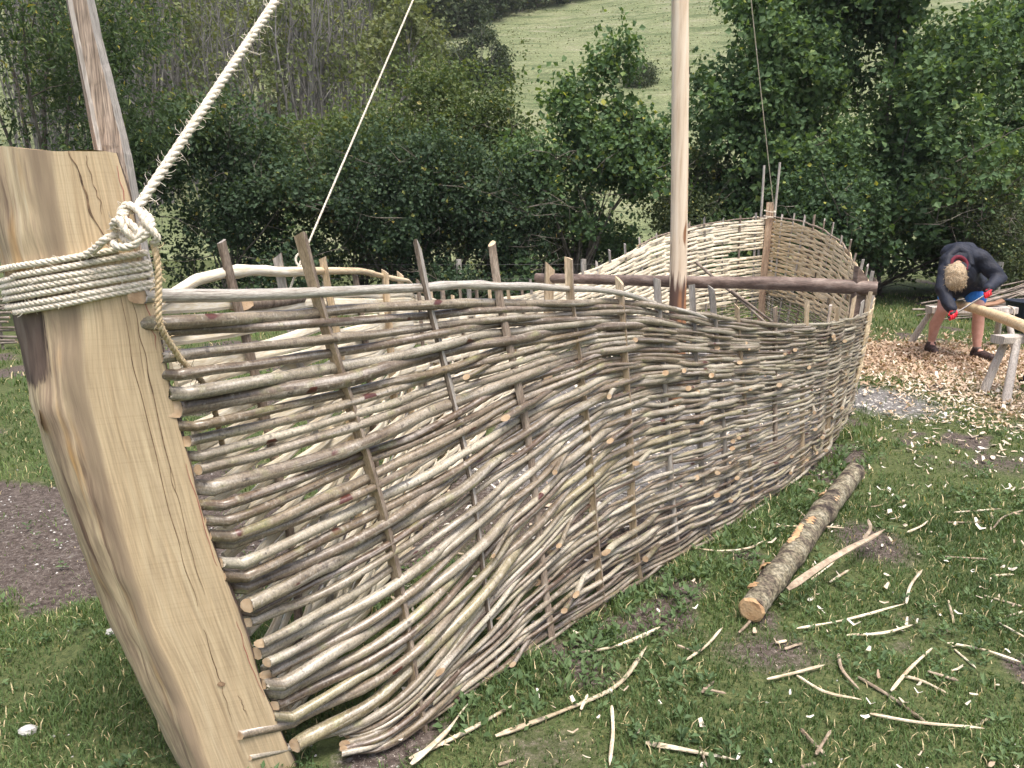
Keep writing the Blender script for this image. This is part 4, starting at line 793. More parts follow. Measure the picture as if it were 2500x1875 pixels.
for k, (x, y, s_) in enumerate(((-4.5, 62, 1.1), (-2.2, 66, 1.0), (0, 69, 1.05), (2.4, 71, .95), (4.6, 73, .85), (-6.5, 60, 1.2), (6.4, 74, .7), (-1, 74, 1.2), (3.3, 77, 1.1))):
    place_far('dark_tree', 3, x, y, s_, R.uniform(0, 6.28), 'dark round tree in the belt along the top of the grassy slope', 'tree', 'dark belt at the top of the slope')
place_far('hill_bush', 3, -1.5, 47, .62, 1.0, 'rounded dark bush alone on the slope beside the wood', 'bush', None)
place_far('hill_bush', 4, -3.4, 49, .9, 2.0, 'small brownish bush on the slope between the wood and the rounded bush', 'bush', None)
place_far('hill_bush', 4, 7.2, 47, .72, .4, 'low dark bush on the open slope just left of the mast', 'bush', None, -.5)
g = G(); m = 9000; x, y = R.uniform(-6, 32, m), R.uniform(30, 80, m) ** 1.0; keep = fbm(x, y, .25) + R.normal(0, .12, m) > .5; x, y = x[keep], y[keep]; m = len(x)
for _ in range(3): leaf_quads(g, np.stack([x + R.normal(0, .15, m), y + R.normal(0, .1, m), hillz(x, y) - .05], -1), unit(np.stack([R.normal(0, .6, m), R.normal(0, .3, m), np.full(m, 1.)], -1)), unit(np.stack([R.normal(0, .5, m), np.full(m, -1.), np.full(m, .6)], -1)), R.uniform(.05, .14, m), np.clip(R.normal(.62, .15, m), .02, .98), .9)
g.build('hill_tussocks', 'tussock', smooth=False, label='coarse grass tussocks over the grazed hillside', kind='stuff')
# ------------------------------------------------------------------ grass, weeds, chips, stones
def scatter(n, x0, x1, y0, y1): return R.uniform(x0, x1, n), R.uniform(y0, y1, n)
def in_view(x, y, m=.25): return (np.abs(x) < y * .70 + m) & (y > 1.5)
def blades(g, n, x0, x1, y0, y1, h, w):
    x, y = scatter(n, x0, x1, y0, y1); dz, cz, hz = zones(x, y); dz = np.clip(dz * 1.1, 0, 1); ins, t, o = inside_hull(x, y); cl = fbm(x + 40, y + 3, 5.5)
    den = (1 - .93 * dz) * (1 - np.clip(cz * 1.5, 0, .97)) * (1 - np.clip(hz * 1.0, 0, .88)) * sm(cl, .2, .42); den = np.where(ins, den * .6 * (t < 3), den)
    k = (R.random(n) < den) & in_view(x, y); x, y, cl, dz = x[k], y[k], cl[k], dz[k]; n = len(x)
    edge = np.exp(-((np.abs(o[k]) - cr(TN, WN, np.clip(t[k], 0, L)) - .1) / .13) ** 2) * (t[k] > .5)
    hh = h * R.uniform(.35, 1.2, n) * (.5 + 1.0 * cl) * (1 - .4 * dz) * (1 + .9 * edge); a = R.uniform(0, 6.28, n); ln = R.uniform(.2, 1.1, n) * hh; z = groundz(x, y) - .004
    b = np.stack([x, y, z], -1); s = np.stack([np.cos(a), np.sin(a), 0 * a], -1) * (w * R.uniform(.6, 1.3, n))[:, None]; d = np.stack([-np.sin(a), np.cos(a), 0 * a], -1); m = b + d * (ln * .35)[:, None] + np.outer(hh * .62, [0, 0, 1]); tp = b + d * ln[:, None] + np.outer(hh * .9, [0, 0, 1])
    v = np.stack([b - s * .5, b + s * .5, m + s * .42, m - s * .42, tp], 1).reshape(-1, 3); i = np.arange(n) * 5
    tint = np.clip(.36 + (fbm(x + 9, y, .9) - .5) * .9 + R.normal(0, .14, n), .02, .88); tint = np.where(R.random(n) < .06, .97, tint)
    tv = np.repeat(np.maximum(tint, .01), 5)
    g.add(v, np.stack([i, i + 1, i + 2, i + 3], -1), tint=tv); nb = g.n - len(v); g.lp.append((np.stack([i + 3, i + 2, i + 4], -1) + nb).ravel()); g.ct.append(np.full(n, 3)); g.mi.append(np.zeros(n, int)); g.uv.append(np.zeros((3 * n, 2)))
g = G(); blades(g, 200000, -3, 3.4, 1.5, 4.0, .036, .0040); blades(g, 90000, -4.5, 5, 3.6, 7.5, .045, .006); blades(g, 60000, -6, 9.5, 7, 15.5, .07, .011)
g.build('grass', 'grass', smooth=False, label='short green grass growing over the yard', kind='stuff')
g = G()
def rosettes(n, x0, x1, y0, y1, size):
    x, y = scatter(n, x0, x1, y0, y1); dz, cz, hz = zones(x, y); pat = fbm(x + 70, y + 31, 2.2); k = (R.random(n) < (1 - .8 * dz) * sm(pat, .42, .6) * (1 - np.clip(cz * 1.4, 0, 1)) * (1 - np.clip(hz, 0, .8))) & in_view(x, y); x, y = x[k], y[k]
    per = 7; m = len(x) * per; xx = np.repeat(x, per); yy = np.repeat(y, per); a = R.uniform(0, 6.28, m); el = R.uniform(.05, 1.0, m); off = R.uniform(0, .02, m)
    axv = np.stack([np.cos(a) * np.cos(el), np.sin(a) * np.cos(el), np.sin(el)], -1); c = np.stack([xx, yy, groundz(xx, yy) + R.uniform(.004, .03, m)], -1) + axv * off[:, None]
    nm = np.stack([-np.cos(a) * np.sin(el), -np.sin(a) * np.sin(el), np.cos(el)], -1) + R.standard_normal((m, 3)) * .25
    leaf_quads(g, c, axv, nm, size * R.uniform(.5, 1.3, m) * np.repeat(R.uniform(.7, 1.3, len(x)), per), np.clip(.42 + np.repeat(R.normal(0, .16, len(x)), per) + R.normal(0, .1, m), .02, .95), .5)
rosettes(5200, -3, 3.4, 1.5, 4.2, .024); rosettes(2600, -4, 5, 4, 8, .03)
hx = np.linspace(.5, 4.4, 330); pe = hullP(1, hx, np.zeros(330)); nrm = hullF(1, hx, np.full(330, .05))[1]; pe = pe[:, :2] + nrm[:, :2] * R.uniform(.03, .28, (330, 1))
for (x, y) in pe[::2]:
    per = 9; a = R.uniform(0, 6.28, per); el = R.uniform(.2, 1.2, per); axv = np.stack([np.cos(a) * np.cos(el), np.sin(a) * np.cos(el), np.sin(el)], -1); s_ = R.uniform(.02, .045)
    leaf_quads(g, np.array([x, y, groundz(x, y)]) + axv * R.uniform(.01, .05, (per, 1)), axv, R.standard_normal((per, 3)) * .3 + [0, 0, 1], np.full(per, s_), np.clip(R.normal(.5, .12, per), .05, .9), .55)
g.build('weeds', 'weed', smooth=False, label='broad leaved weeds among the grass', kind='stuff')
def chips(n, gen, smin, smax, tone):
    x, y = gen; k = in_view(x, y, .4); x, y = x[k], y[k]; n = len(x); a = R.uniform(0, 6.28, n); l = R.uniform(smin, smax, n); w = l * R.uniform(.16, .5, n); curl = R.uniform(-.1, .5, n) * l
    d = np.stack([np.cos(a), np.sin(a), R.normal(0, .18, n)], -1); s = np.stack([-np.sin(a), np.cos(a), R.normal(0, .25, n)], -1); c = np.stack([x, y, groundz(x, y) + .012 + R.random(n) * .02], -1); u = np.array([0, 0, 1.])
    rows = [c + d * (q * l)[:, None] + np.outer(curl * (4 * q * q) + 0 * q, u) for q in (-.5, 0, .5)]
    v = np.stack([rows[0] - s * w[:, None] * .4, rows[0] + s * w[:, None] * .4, rows[1] - s * w[:, None] * .5, rows[1] + s * w[:, None] * .5, rows[2] - s * w[:, None] * .25, rows[2] + s * w[:, None] * .25], 1).reshape(-1, 3); i = np.arange(n) * 6
    f = np.r_[np.stack([i, i + 1, i + 3, i + 2], -1), np.stack([i + 2, i + 3, i + 5, i + 4], -1)]; g.add(v, f, tint=np.repeat(np.clip(R.normal(tone, .22, n), .01, 1), 6))
g = G(); chips(0, (R.normal(4.9, 1.0, 4400), R.normal(8.3, .85, 4400)), .03, .09, .45); chips(0, (R.normal(4.85, .4, 1600), R.normal(8.45, .35, 1600)), .03, .08, .12)
chips(0, (R.normal(4.3, .75, 2600), R.normal(6.5, 1.1, 2600)), .025, .075, .7); chips(0, (R.uniform(1.2, 4.2, 420), R.uniform(2.4, 6.0, 420)), .015, .05, .85)
chips(0, (R.uniform(-.4, 2.6, 150), R.uniform(1.7, 3.2, 150)), .012, .04, .85)
x, y = scatter(2600, -.5, 4, 2, 10); ii, t, o = inside_hull(x, y); chips(0, (x[ii], y[ii]), .02, .07, .9)
g.build('wood_chips', 'chip', smooth=False, label='pale wood chips and shavings strewn over the ground', kind='stuff')
g = G()
def stones(x, y, smin, smax):
    for xx, yy in zip(x, y):
        s_ = R.uniform(smin, smax) * np.array([1, R.uniform(.6, 1), R.uniform(.4, .7)]); a = R.uniform(0, 3.1); q = np.array([[1, 0, 0], [-1, 0, 0], [0, 1, 0], [0, -1, 0], [0, 0, 1], [0, 0, -1]]) * R.uniform(.7, 1.2, (6, 1)) * s_
        ca, sa = math.cos(a), math.sin(a); q = q @ np.array([[ca, sa, 0], [-sa, ca, 0], [0, 0, 1]]); g.add(q + [xx, yy, groundz(xx, yy) + s_[2] * .3], [[0, 2, 4], [2, 1, 4], [1, 3, 4], [3, 0, 4], [2, 0, 5], [1, 2, 5], [3, 1, 5], [0, 3, 5]])
x, y = scatter(3000, -1, 4.2, 2, 10); ii, t, o = inside_hull(x, y); ii &= t > 1.7; stones(x[ii], y[ii], .005, .02)
stones(R.normal(3.2, .4, 420), R.normal(6.4, .5, 420), .006, .02); stones(R.normal(-.38, .12, 80), R.normal(1.84, .05, 80), .003, .009); stones(R.uniform(-3.2, -1.1, 220), R.normal(3.7, .5, 220), .003, .009); stones(R.uniform(-2, 3.5, 160), R.uniform(1.7, 4, 160), .003, .008)
g.build('gravel', 'stone', smooth=False, label='chalk grit and small stones on the bare soil', kind='stuff')
for k, (x, y, s_) in enumerate(((-1.52, 2.66, .022), (-1.17, 2.27, .02), (-1.50, 2.10, .022), (-1.23, 2.42, .018))):
    q = G(); b = G(); u_, v_ = np.meshgrid(np.linspace(0, 6.283, 9)[:-1], np.linspace(.2, 2.9, 5)); P_ = np.stack([np.cos(u_) * np.sin(v_) * s_ * 1.3, np.sin(u_) * np.sin(v_) * s_, np.cos(v_) * s_ * .7], -1) * R.uniform(.8, 1.15, (5, 8, 1)); i, j = np.meshgrid(np.arange(8), np.arange(4)); F_ = np.stack([j * 8 + i, j * 8 + (i + 1) % 8, (j + 1) * 8 + (i + 1) % 8, (j + 1) * 8 + i], -1).reshape(-1, 4)
    q.add(P_.reshape(-1, 3) + [x, y, groundz(x, y) + s_ * .45], F_); q.add(P_[0] + [x, y, groundz(x, y) + s_ * .45], np.arange(8)[None, ::-1])
    q.build('pebble', 'stone', smooth=False, loc=(x, y, 0), label=('white pebble in the grass left of the stem post, nearest the bare path', 'white pebble close to the left foot of the stem post', 'pale pebble on bare soil at the lower left corner', 'pale pebble between the other two beside the stem post')[k], cat='stone')

# ------------------------------------------------------------------ the felled log and peeled strips on the grass
lg0, lg1 = np.array([.93, 2.735, .045]), np.array([2.045, 4.38, .052]); n = 60; s = np.linspace(0, 1, n)[:, None]; p = lg0 + (lg1 - lg0) * s; p[:, 0] += noise1(n, 14, .008); p[:, 2] += noise1(n, 20, .003)
log = thing('felled_log', lg0 * [1, 1, 0], 'short barked log with knife cuts lying on the grass beside the hull', 'log')
rad = np.linspace(.051, .058, n) * (1 + noise1(n, 7, .03)); rad += .010 * np.exp(-((s[:, 0] - .62) / .03) ** 2) + .008 * np.exp(-((s[:, 0] - .30) / .02) ** 2) + .006 * np.exp(-((s[:, 0] - .16) / .02) ** 2)
G().tube(p, rad, 18, cap=0, jit=.018).build('bark', 'log', log)
G().tube(np.array([p[0] - (p[1] - p[0]) * .25, p[0]]), [.043, .0505], 14, mat=0, cap=0, jit=.05).build('cut_end', 'logcut', log, smooth=False)
G().tube(np.array([p[-1], p[-1] + (p[1] - p[0]) * .2]), [.056, .043], 14, mat=0, cap=0, jit=.05).build('cut_end', 'logcut', log, smooth=False)
ld = unit(lg1 - lg0); lo = unit(np.cross(ld, (0, 0, 1.)))
def scar(s0, s1, ang, w):
    m = 16; ss = np.linspace(s0, s1, m); q = lg0 + (lg1 - lg0) * ss[:, None]; up = np.cross(lo, ld); nn = lo * math.sin(ang) + up * math.cos(ang); tg = np.cross(ld, nn); rr = np.interp(ss, s[:, 0], rad) + .003; ww = w * np.sin(np.linspace(.15, 3.0, m)) ** .5 * (1 + noise1(m, 4, .15)); c = np.interp(ss, s[:, 0], np.arange(n)).astype(int); q[:, 0] = p[c, 0]; q[:, 2] = p[c, 2]
    rows = [q + nn[None] * (rr * math.cos(0) - abs(k_) * ww * .35 + (.002 if k_ == 0 else 0))[:, None] + tg * (k_ * ww)[:, None] for k_ in (-1, 0, 1)]; V = np.stack(rows, 1).reshape(-1, 3); i = np.arange(m - 1)[:, None] * 3; f = np.r_[np.concatenate([i, i + 1, i + 4, i + 3], 1), np.concatenate([i + 1, i + 2, i + 5, i + 4], 1)]
    G().add(V, f).build('peeled_patch', 'logcut', log)
scar(.30, .44, -.25, .020); scar(.45, .50, .25, .020); scar(.16, .185, -.9, .03); scar(.66, .70, .75, .018); scar(.69, .72, -.9, .016); scar(.05, .075, -.6, .02)
def strip_thing(name, label, pts, w, mat='shaving', th=.0022, group=None, z=.02, cat='strip'):
    P3 = [np.r_[q[:2], (q[2] if len(q) > 2 else z) + groundz(q[0], q[1])] for q in np.array(pts, float).tolist()] if False else [np.array([q[0], q[1], (q[2] if len(q) > 2 else z) + groundz(q[0], q[1])]) for q in pts]
    n = 22; p = spline(P3, n); T = unit(np.gradient(p, axis=0)); Bn = unit(np.cross(T, (0, 0, 1.))); roll = noise1(n, 10, .35)[:, None]; Bn2 = unit(Bn * np.cos(roll) + np.array([0, 0, 1.]) * np.sin(roll)); N = np.cross(Bn2, T); e = np.linspace(0, 1, n); ww = w * np.clip(np.minimum(e * 9 + .5, (1 - e) * 7 + .2), 0, 1) * (1 + noise1(n, 5, .1)); k = th / w
    c = p.mean(0) * [1, 1, 0]; return G().tube(p, ww, mat=0, cap=0, N=N, Bn=Bn2, prof=[(k, -1), (k * 2.2, 0), (k, 1), (-k, 1), (-k * .4, 0), (-k, -1)]).build(name, mat, smooth=False, loc=c, label=label, cat=cat, group=group)
ST = {'a': [(1.09, 2.68), (1.3, 2.75), (1.6, 2.87)], 'b': [(1.26, 2.63), (1.41, 2.65), (1.55, 2.71)], 'c': [(0.86, 2.65), (0.92, 2.72), (0.99, 2.83)], 'd': [(0.99, 2.81), (1.05, 3.01), (1.15, 3.26)], 'e': [(0.62, 2.47), (0.71, 2.56), (0.81, 2.69)],
 'g': [(1.26, 2.28), (1.37, 2.39), (1.55, 2.56)], 'h': [(1.62, 2.59), (1.71, 2.55), (1.81, 2.46)], 'j': [(1.13, 2.15), (1.24, 2.11), (1.45, 2.08)], 'k': [(0.4, 2.02), (0.53, 1.99), (0.65, 1.95)], 'l': [(0.87, 2.35), (0.98, 2.39), (1.1, 2.43)], 'm': [(1.18, 2.51), (1.15, 2.4), (1.16, 2.29)], 'p': [(0.38, 2.56), (0.46, 2.61), (0.57, 2.69)],
 'q': [(1.32, 3.64), (1.53, 3.64), (1.66, 3.60)], 'r': [(1.64, 4.34), (1.72, 4.18), (1.79, 4.04)], 's': [(0.85, 3.39), (0.97, 3.36), (1.11, 3.38), (1.22, 3.48)], 'x': [(1.6, 2.86), (1.68, 2.99), (1.81, 3.14)],
 'A1': [(-0.05, 2.05), (0.15, 2.17), (0.34, 2.3), (0.5, 2.57)], 'A2': [(-0.29, 1.92), (-0.21, 2.04), (-0.14, 2.2)], 'A3': [(-0.3, 1.96), (-0.16, 2.06), (0.01, 2.21)], 'A4': [(0.25, 2.52), (0.37, 2.56), (0.53, 2.65)], 'A5': [(0.32, 2.19), (0.31, 2.08), (0.28, 1.92)]}
LB = {'a': 'long straight pale strip pointing right from the near end of the log', 'b': 'pale strip lying just below the long strip right of the log', 'c': 'grey-brown bark strip touching the near end of the log', 'd': 'pointed brown bark strip standing up the grass left of the log', 'e': 'short slanting strip left of the log crossing a chip',
 'g': 'curved pale strip with pointed ends in the lower right grass', 'h': 'pale strip at the right edge lying level with the log end', 'j': 'long pale strip ending in a curl, second lowest at lower right', 'k': 'flat white splinter nearest the bottom edge, left of centre right', 'l': 'straight pale strip pointing at the soil patch below the log', 'm': 'curved strip hanging down from the soil patch below the log', 'p': 'pale strip close to the hull foot, left of the slanting strip',
 'q': 'pale flat strip that passes underneath the log', 'r': 'thin white strip between the hull foot and the far end of the log', 's': 'thin curved strip lying along the hull foot left of the log', 'x': 'pale curved sliver rising from the right end of the long strip',
 'A1': 'longest pale rod-like strip curving across the grass at bottom centre', 'A2': 'broad white peeled strip nearest the stem post foot at the bottom edge', 'A3': 'pale strip crossing behind the broad white strip beside the hull', 'A4': 'broken pale strip above the longest strip at bottom centre', 'A5': 'thin upright pale splinter cut off by the bottom edge'}
for k in ST: strip_thing('peeled_strip', LB[k], ST[k], R.uniform(.0042, .0062) if k not in ('A1', 'k', 'A2', 'd') else .0075, 'barkstrip' if k in 'cdmr' else 'shaving', z=R.uniform(.014, .028), group='peeled strips on the grass')
SM = [[(0.61, 2.57), (0.67, 2.53)], [(1.63, 2.56), (1.64, 2.44)], [(0.98, 2.37), (1.04, 2.27), (1.14, 2.23)], [(1.54, 3.95), (1.55, 3.68)], [(1.89, 3.97), (1.98, 3.97), (2.1, 4.05)], [(1.26, 3.36), (1.23, 3.18)], [(1.96, 3.57), (2.07, 3.65), (2.15, 3.73)], [(1.19, 2.37), (1.25, 2.26), (1.3, 2.11)], [(0.63, 2.28), (0.69, 2.35)], [(0.64, 2.3), (0.71, 2.27)], [(0.56, 2.01), (0.56, 1.92)], [(0.89, 2.09), (0.92, 1.97)], [(0.89, 1.97), (0.98, 2.08)], [(1.35, 2.37), (1.39, 2.35), (1.45, 2.28)], [(1.44, 2.39), (1.52, 2.34)], [(1.89, 2.72), (1.92, 2.61)], [(1.97, 2.95), (2.08, 2.86)], [(1.95, 2.78), (2.06, 2.83)], [(2.11, 3.11), (2.21, 3.13)], [(2.42, 3.64), (2.62, 3.95)], [(2.43, 3.64), (2.58, 3.79), (2.74, 3.88)], [(2.35, 3.86), (2.64, 3.91)], [(2.25, 3.74), (2.44, 3.74)], [(1.3, 3.09), (1.48, 3.27)], [(1.37, 3.06), (1.5, 3.17)], [(0.83, 1.92), (0.88, 1.94)], [(1.28, 2.17), (1.31, 2.11)], [(1.45, 2.12), (1.53, 2.17)], [(0.98, 2.59), (1.03, 2.61)], [(1.0, 2.55), (1.08, 2.59)], [(1.8, 2.91), (1.73, 2.74)], [(0.22, 2.18), (0.25, 2.26)], [(-.04, 1.94), (.01, 1.96)], [(2.2, 2.9), (2.32, 3.05)], [(2.0, 3.3), (2.2, 3.28)]]
for q in SM: strip_thing('wood_splinter', 'small pale wood splinter scattered on the grass right of the hull', q, R.uniform(.003, .0058), R.choice(['shaving', 'barkstrip']), z=R.uniform(.006, .024), group='small splinters on the grass', cat='splinter')
def zb(z): return z - 0
bk = strip_thing('peeled_bark', 'long grey peeled bark strip resting across the log with a frayed upper end', [(1.09, 2.80, .125), (1.26, 2.93, .15), (1.47, 3.12, .14), (1.63, 3.28, .115), (1.77, 3.42, .10)], .013, 'barkstrip', th=.004)
strip_thing('peeled_bark', 'thin forked bark tongue beside the frayed end of the long peeled strip', [(1.60, 3.27, .12), (1.68, 3.38, .125), (1.71, 3.47, .13)], .008, 'barkstrip')

# ------------------------------------------------------------------ trestles, pole, odds and ends
def beam4(g, a, b, w, h, up=(0, 0, 1), mat=0, rough=.004, n=10):
    a, b = np.asarray(a, float), np.asarray(b, float); d = unit(b - a); s_ = unit(np.cross(d, up)); u = np.cross(s_, d); t = np.linspace(0, 1, n)[:, None]; p = a + (b - a) * t
    g.tube(p, 1., mat=mat, cap=mat, N=np.repeat(s_[None], n, 0), Bn=np.repeat(u[None], n, 0), prof=np.array([(1, -.7), (.75, -1), (-.75, -1), (-1, -.7), (-1, .8), (-.9, 1), (.9, 1), (1, .8)]) * [w / 2, h / 2] , jit=rough); return g
def trestle(label, c0, c1, z, legs, w=.17, h=.085, mat='grey_timber'):
    rt = thing('trestle', ((c0[0] + c1[0]) / 2, (c0[1] + c1[1]) / 2, 0), label, 'trestle', 'shaving trestles')
    beam4(G(), (*c0, z - h / 2), (*c1, z - h / 2), w, h, rough=.03).build('top_plank', mat, rt, smooth=False)
    for a, b in legs: G().tube(spline([(a[0], a[1], z - .03), ((a[0] + b[0]) / 2, (a[1] + b[1]) / 2, z / 2), (b[0], b[1], -.02)], 10), np.linspace(.032, .04, 10), 7, cap=0, jit=.03).build('leg', mat, rt)
    return rt
trestle('grey timber trestle behind the bent man carrying the far end of the pole', (5.02, 9.25), (6.02, 9.2), .475, [((5.12, 9.2), (4.93, 8.98)), ((5.12, 9.3), (4.98, 9.5)), ((5.88, 9.15), (5.93, 8.95)), ((5.9, 9.28), (6.05, 9.5))])
trestle('grey timber trestle with splayed legs at the right edge, nearest of the two', (4.22, 6.62), (5.0, 6.72), .525, [((4.37, 6.58), (4.20, 6.36)), ((4.36, 6.70), (4.20, 6.68)), ((4.9, 6.6), (5.0, 6.4)), ((4.9, 6.75), (5.02, 6.95))], w=.16, h=.07)
pp = spline([(5.20, 9.10, .535), (5.0, 8.4, .565), (4.72, 7.4, .585), (4.42, 6.4, .59), (4.2, 5.6, .60)], 40)
g = G(); g.tube(pp, np.linspace(.05, .053, 40) * (1 + noise1(40, 4, .02)), 12, cap=1, jit=.01); g.build('shaved_pole', ['pole', 'cut'], loc=(5.2, 9.1, .5), label='pale half shaved pole laid across both trestles', cat='pole')
g = G(); u_ = np.linspace(0, 6.283, 25); bd = thing('leather_glove', (5.75, 9.2, .475), 'tan leather glove lying on top of the far trestle', 'glove')
g.tube(spline([(5.58, 9.18, .485), (5.68, 9.2, .50), (5.78, 9.2, .515), (5.86, 9.2, .545)], 14), np.array([.02, .03, .038, .042, .045, .047, .048, .047, .046, .045, .045, .046, .048, .05]), 10, cap=0, sq=(1.2, .55)); g.build('palm', 'leather', bd)
for k in range(3): G().tube(spline([(5.60, 9.15 + .03 * k, .488), (5.53, 9.13 + .035 * k, .488), (5.47, 9.12 + .04 * k, .484)], 8), .011, 6, cap=0).build('finger', 'leather', bd)
g = G(); g.tube(spline([(5.92, 9.17, .49), (5.94, 9.10, .47), (5.95, 9.09, .36), (5.93, 9.10, .28), (5.97, 9.11, .22)], 24), .008, 6, cap=0); g.build('cord_loop', 'rope', loc=(5.95, 9.1, .22), label='pale cord hanging off the right end of the far trestle', cat='cord')
tub = thing('plastic_tub', (7.1, 10.4, 0), 'dark blue plastic tub with a yellow band at the right edge', 'tub')
th = np.linspace(0, 6.283, 25)[:-1]; rp = np.c_[np.sign(np.cos(th)) * np.abs(np.cos(th)) ** .5, np.sign(np.sin(th)) * np.abs(np.sin(th)) ** .5]
def rim(zr): return np.array([[7.1, 10.4, z] for z in zr])
ex, ey = np.array([1., 0, 0]), np.array([0, 1., 0]); fr_ = lambda k: dict(N=np.repeat(ex[None], k, 0), Bn=np.repeat(ey[None], k, 0))
G().tube(rim([0, .02, .32, .40, .41, .40, .38]), [.25, .27, .30, .31, .33, .33, .30], mat=0, cap=0, prof=rp, **fr_(7)).build('tub_body', 'tub', tub, smooth=False)
G().tube(rim([.10, .101, .18, .181]), [.28, .287, .295, .288], mat=0, prof=rp, **fr_(4)).build('yellow_band', 'yellow', tub, smooth=False)
# brushwood pile by the hedge, rods stacked singly
for k in range(46):
    z = .05 + .5 * (k / 46); y = 12.0 + R.normal(0, .25); x0 = 6.5 + .75 * (k / 46) + R.normal(0, .18); x1 = x0 + R.uniform(1.8, 2.8)
    q0 = np.array([x0, y - R.uniform(0, .4), max(z * .55 + R.normal(0, .03), .015)]); q1 = np.array([x1, y + R.uniform(0, .3), z * 1.6 + R.uniform(0, .1)])
    lay('cut_rod', 'long cut rod in the brushwood pile under the hedge at right', 'rod', q0, q1, R.uniform(.009, .016), 'stick', 'brushwood pile at right', bend=.03, sides=5)
fp_ = thing('fence_post', (8.15, 13.0, 0), 'short greenish fence post behind the brushwood pile', 'post'); G().tube(np.array([[8.15, 13, -.05], [8.15, 13, .4], [8.16, 13, .78]]), [.06, .058, .055], 9, cap=0, jit=.02).build('post', 'stakegrey', fp_)
wf = thing('wire_fence', (0, 13.1, 0), 'low wire fence with thin grey posts along the hedge foot', 'fence')
for x in (-3.2, -.9, 1.2, 3.6): G().tube(np.array([[x, 13.1, -.05], [x + .01, 13.1, .45], [x, 13.1, .82]]), .05, 8, cap=0, jit=.02).build('post', 'stakegrey', wf)
for z in (.25, .5, .74): G().tube(np.array([[-3.3, 13.04, z], [-1, 13.04, z - .01], [1.2, 13.04, z], [3.7, 13.04, z]]), .003, 4).build('wire', 'steel', wf)
hd = thing('wattle_hurdle', (-6.15, 9.0, 0), 'edge of a low stack of woven rods at the left side of the picture', 'hurdle')
for k in range(11): G().tube(np.array([[-7.3, 9.0 + R.normal(0, .03), .05 + .052 * k + R.normal(0, .01)], [-6.4, 9.0 + R.normal(0, .03), .05 + .052 * k], [-5.86 + R.normal(0, .06), 9.0, .05 + .052 * k + R.normal(0, .014)]]), R.uniform(.012, .018), 7, cap=1).build('rod', ['stick', 'cut'], hd)
for x in (-7.1, -6.5, -6.05): G().tube(np.array([[x, 9.03, -.05], [x, 9.03, .75]]), .018, 6, cap=0).build('stake', 'stick', hd)

# ------------------------------------------------------------------ the man with the drawknife
def capsule(g, a, ra, b, rb, sides=14):
    a, b = np.asarray(a, float), np.asarray(b, float); d = b - a; l = np.linalg.norm(d); d = d / (l + 1e-9); q = np.array([0, .25, .5, .75, 1]) * np.pi / 2
    pa = [(a - d * ra * math.cos(t), max(ra * math.sin(t), ra * .02)) for t in q]; pb = [(b + d * rb * math.cos(t), max(rb * math.sin(t), rb * .02)) for t in q[::-1]]
    pts = pa + pb; P_ = np.array([x for x, _ in pts]); rr = np.array([r for _, r in pts]); n = unit(np.cross(d, (0, 0, 1.)) if abs(d[2]) < .95 else np.cross(d, (0, 1., 0))); bb = np.cross(d, n)
    g.tube(P_, rr, sides, cap=0, N=np.repeat(n[None], len(P_), 0), Bn=np.repeat(bb[None], len(P_), 0))
def blob(name, caps, voxel, mat, parent, it=6, fold=0., fs=18., flat=None):
    g = G()
    for c in caps: capsule(g, *c)
    o = g.build(name, mat, parent); m = o.modifiers.new('r', 'REMESH'); m.mode = 'VOXEL'; m.voxel_size = voxel
    s_ = o.modifiers.new('s', 'SMOOTH'); s_.factor = .5; s_.iterations = it
    dg = bpy.context.evaluated_depsgraph_get(); me = bpy.data.meshes.new_from_object(o.evaluated_get(dg)); o.modifiers.clear(); o.data = me
    n = len(me.vertices); co = np.zeros(n * 3); no = np.zeros(n * 3); me.vertices.foreach_get('co', co); me.vertices.foreach_get('normal', no); co = co.reshape(-1, 3); no = no.reshape(-1, 3)
    if fold: co = co + no * (n3(co * [1, 1, 1.6] + 5, fs) * fold + n3(co + 2, fs * 2.3) * fold * .5)[:, None]
    if flat is not None: co[:, 2] = np.maximum(co[:, 2], flat)
    me.vertices.foreach_set('co', co.ravel().astype(np.float32)); me.polygons.foreach_set('use_smooth', np.ones(len(me.polygons), bool)); me.update(); return o
man = thing('person', (4.98, 8.5, 0), 'bent over person in navy jacket, blue shorts and red gloves shaving a pole', 'person')
HL, HR = np.array([4.56, 7.93, .535]), np.array([4.95, 8.02, .752]); kd = unit(HR - HL)
shL, elL, wrL = (4.66, 8.32, 1.06), (4.545, 8.14, .76), (4.565, 7.98, .60); shR, elR, wrR = (5.02, 8.38, 1.10), (5.19, 8.26, .90), (4.985, 8.08, .79)
hipL, hipR = (4.98, 8.80, .82), (5.20, 8.72, .82); knL, knR = (4.835, 8.62, .50), (5.085, 8.36, .52); anL, anR = (4.815, 8.74, .10), (5.12, 8.36, .10)
head, neck, crown = np.array([4.67, 8.17, .945]), (4.745, 8.29, 1.03), np.array([4.635, 8.09, .865])
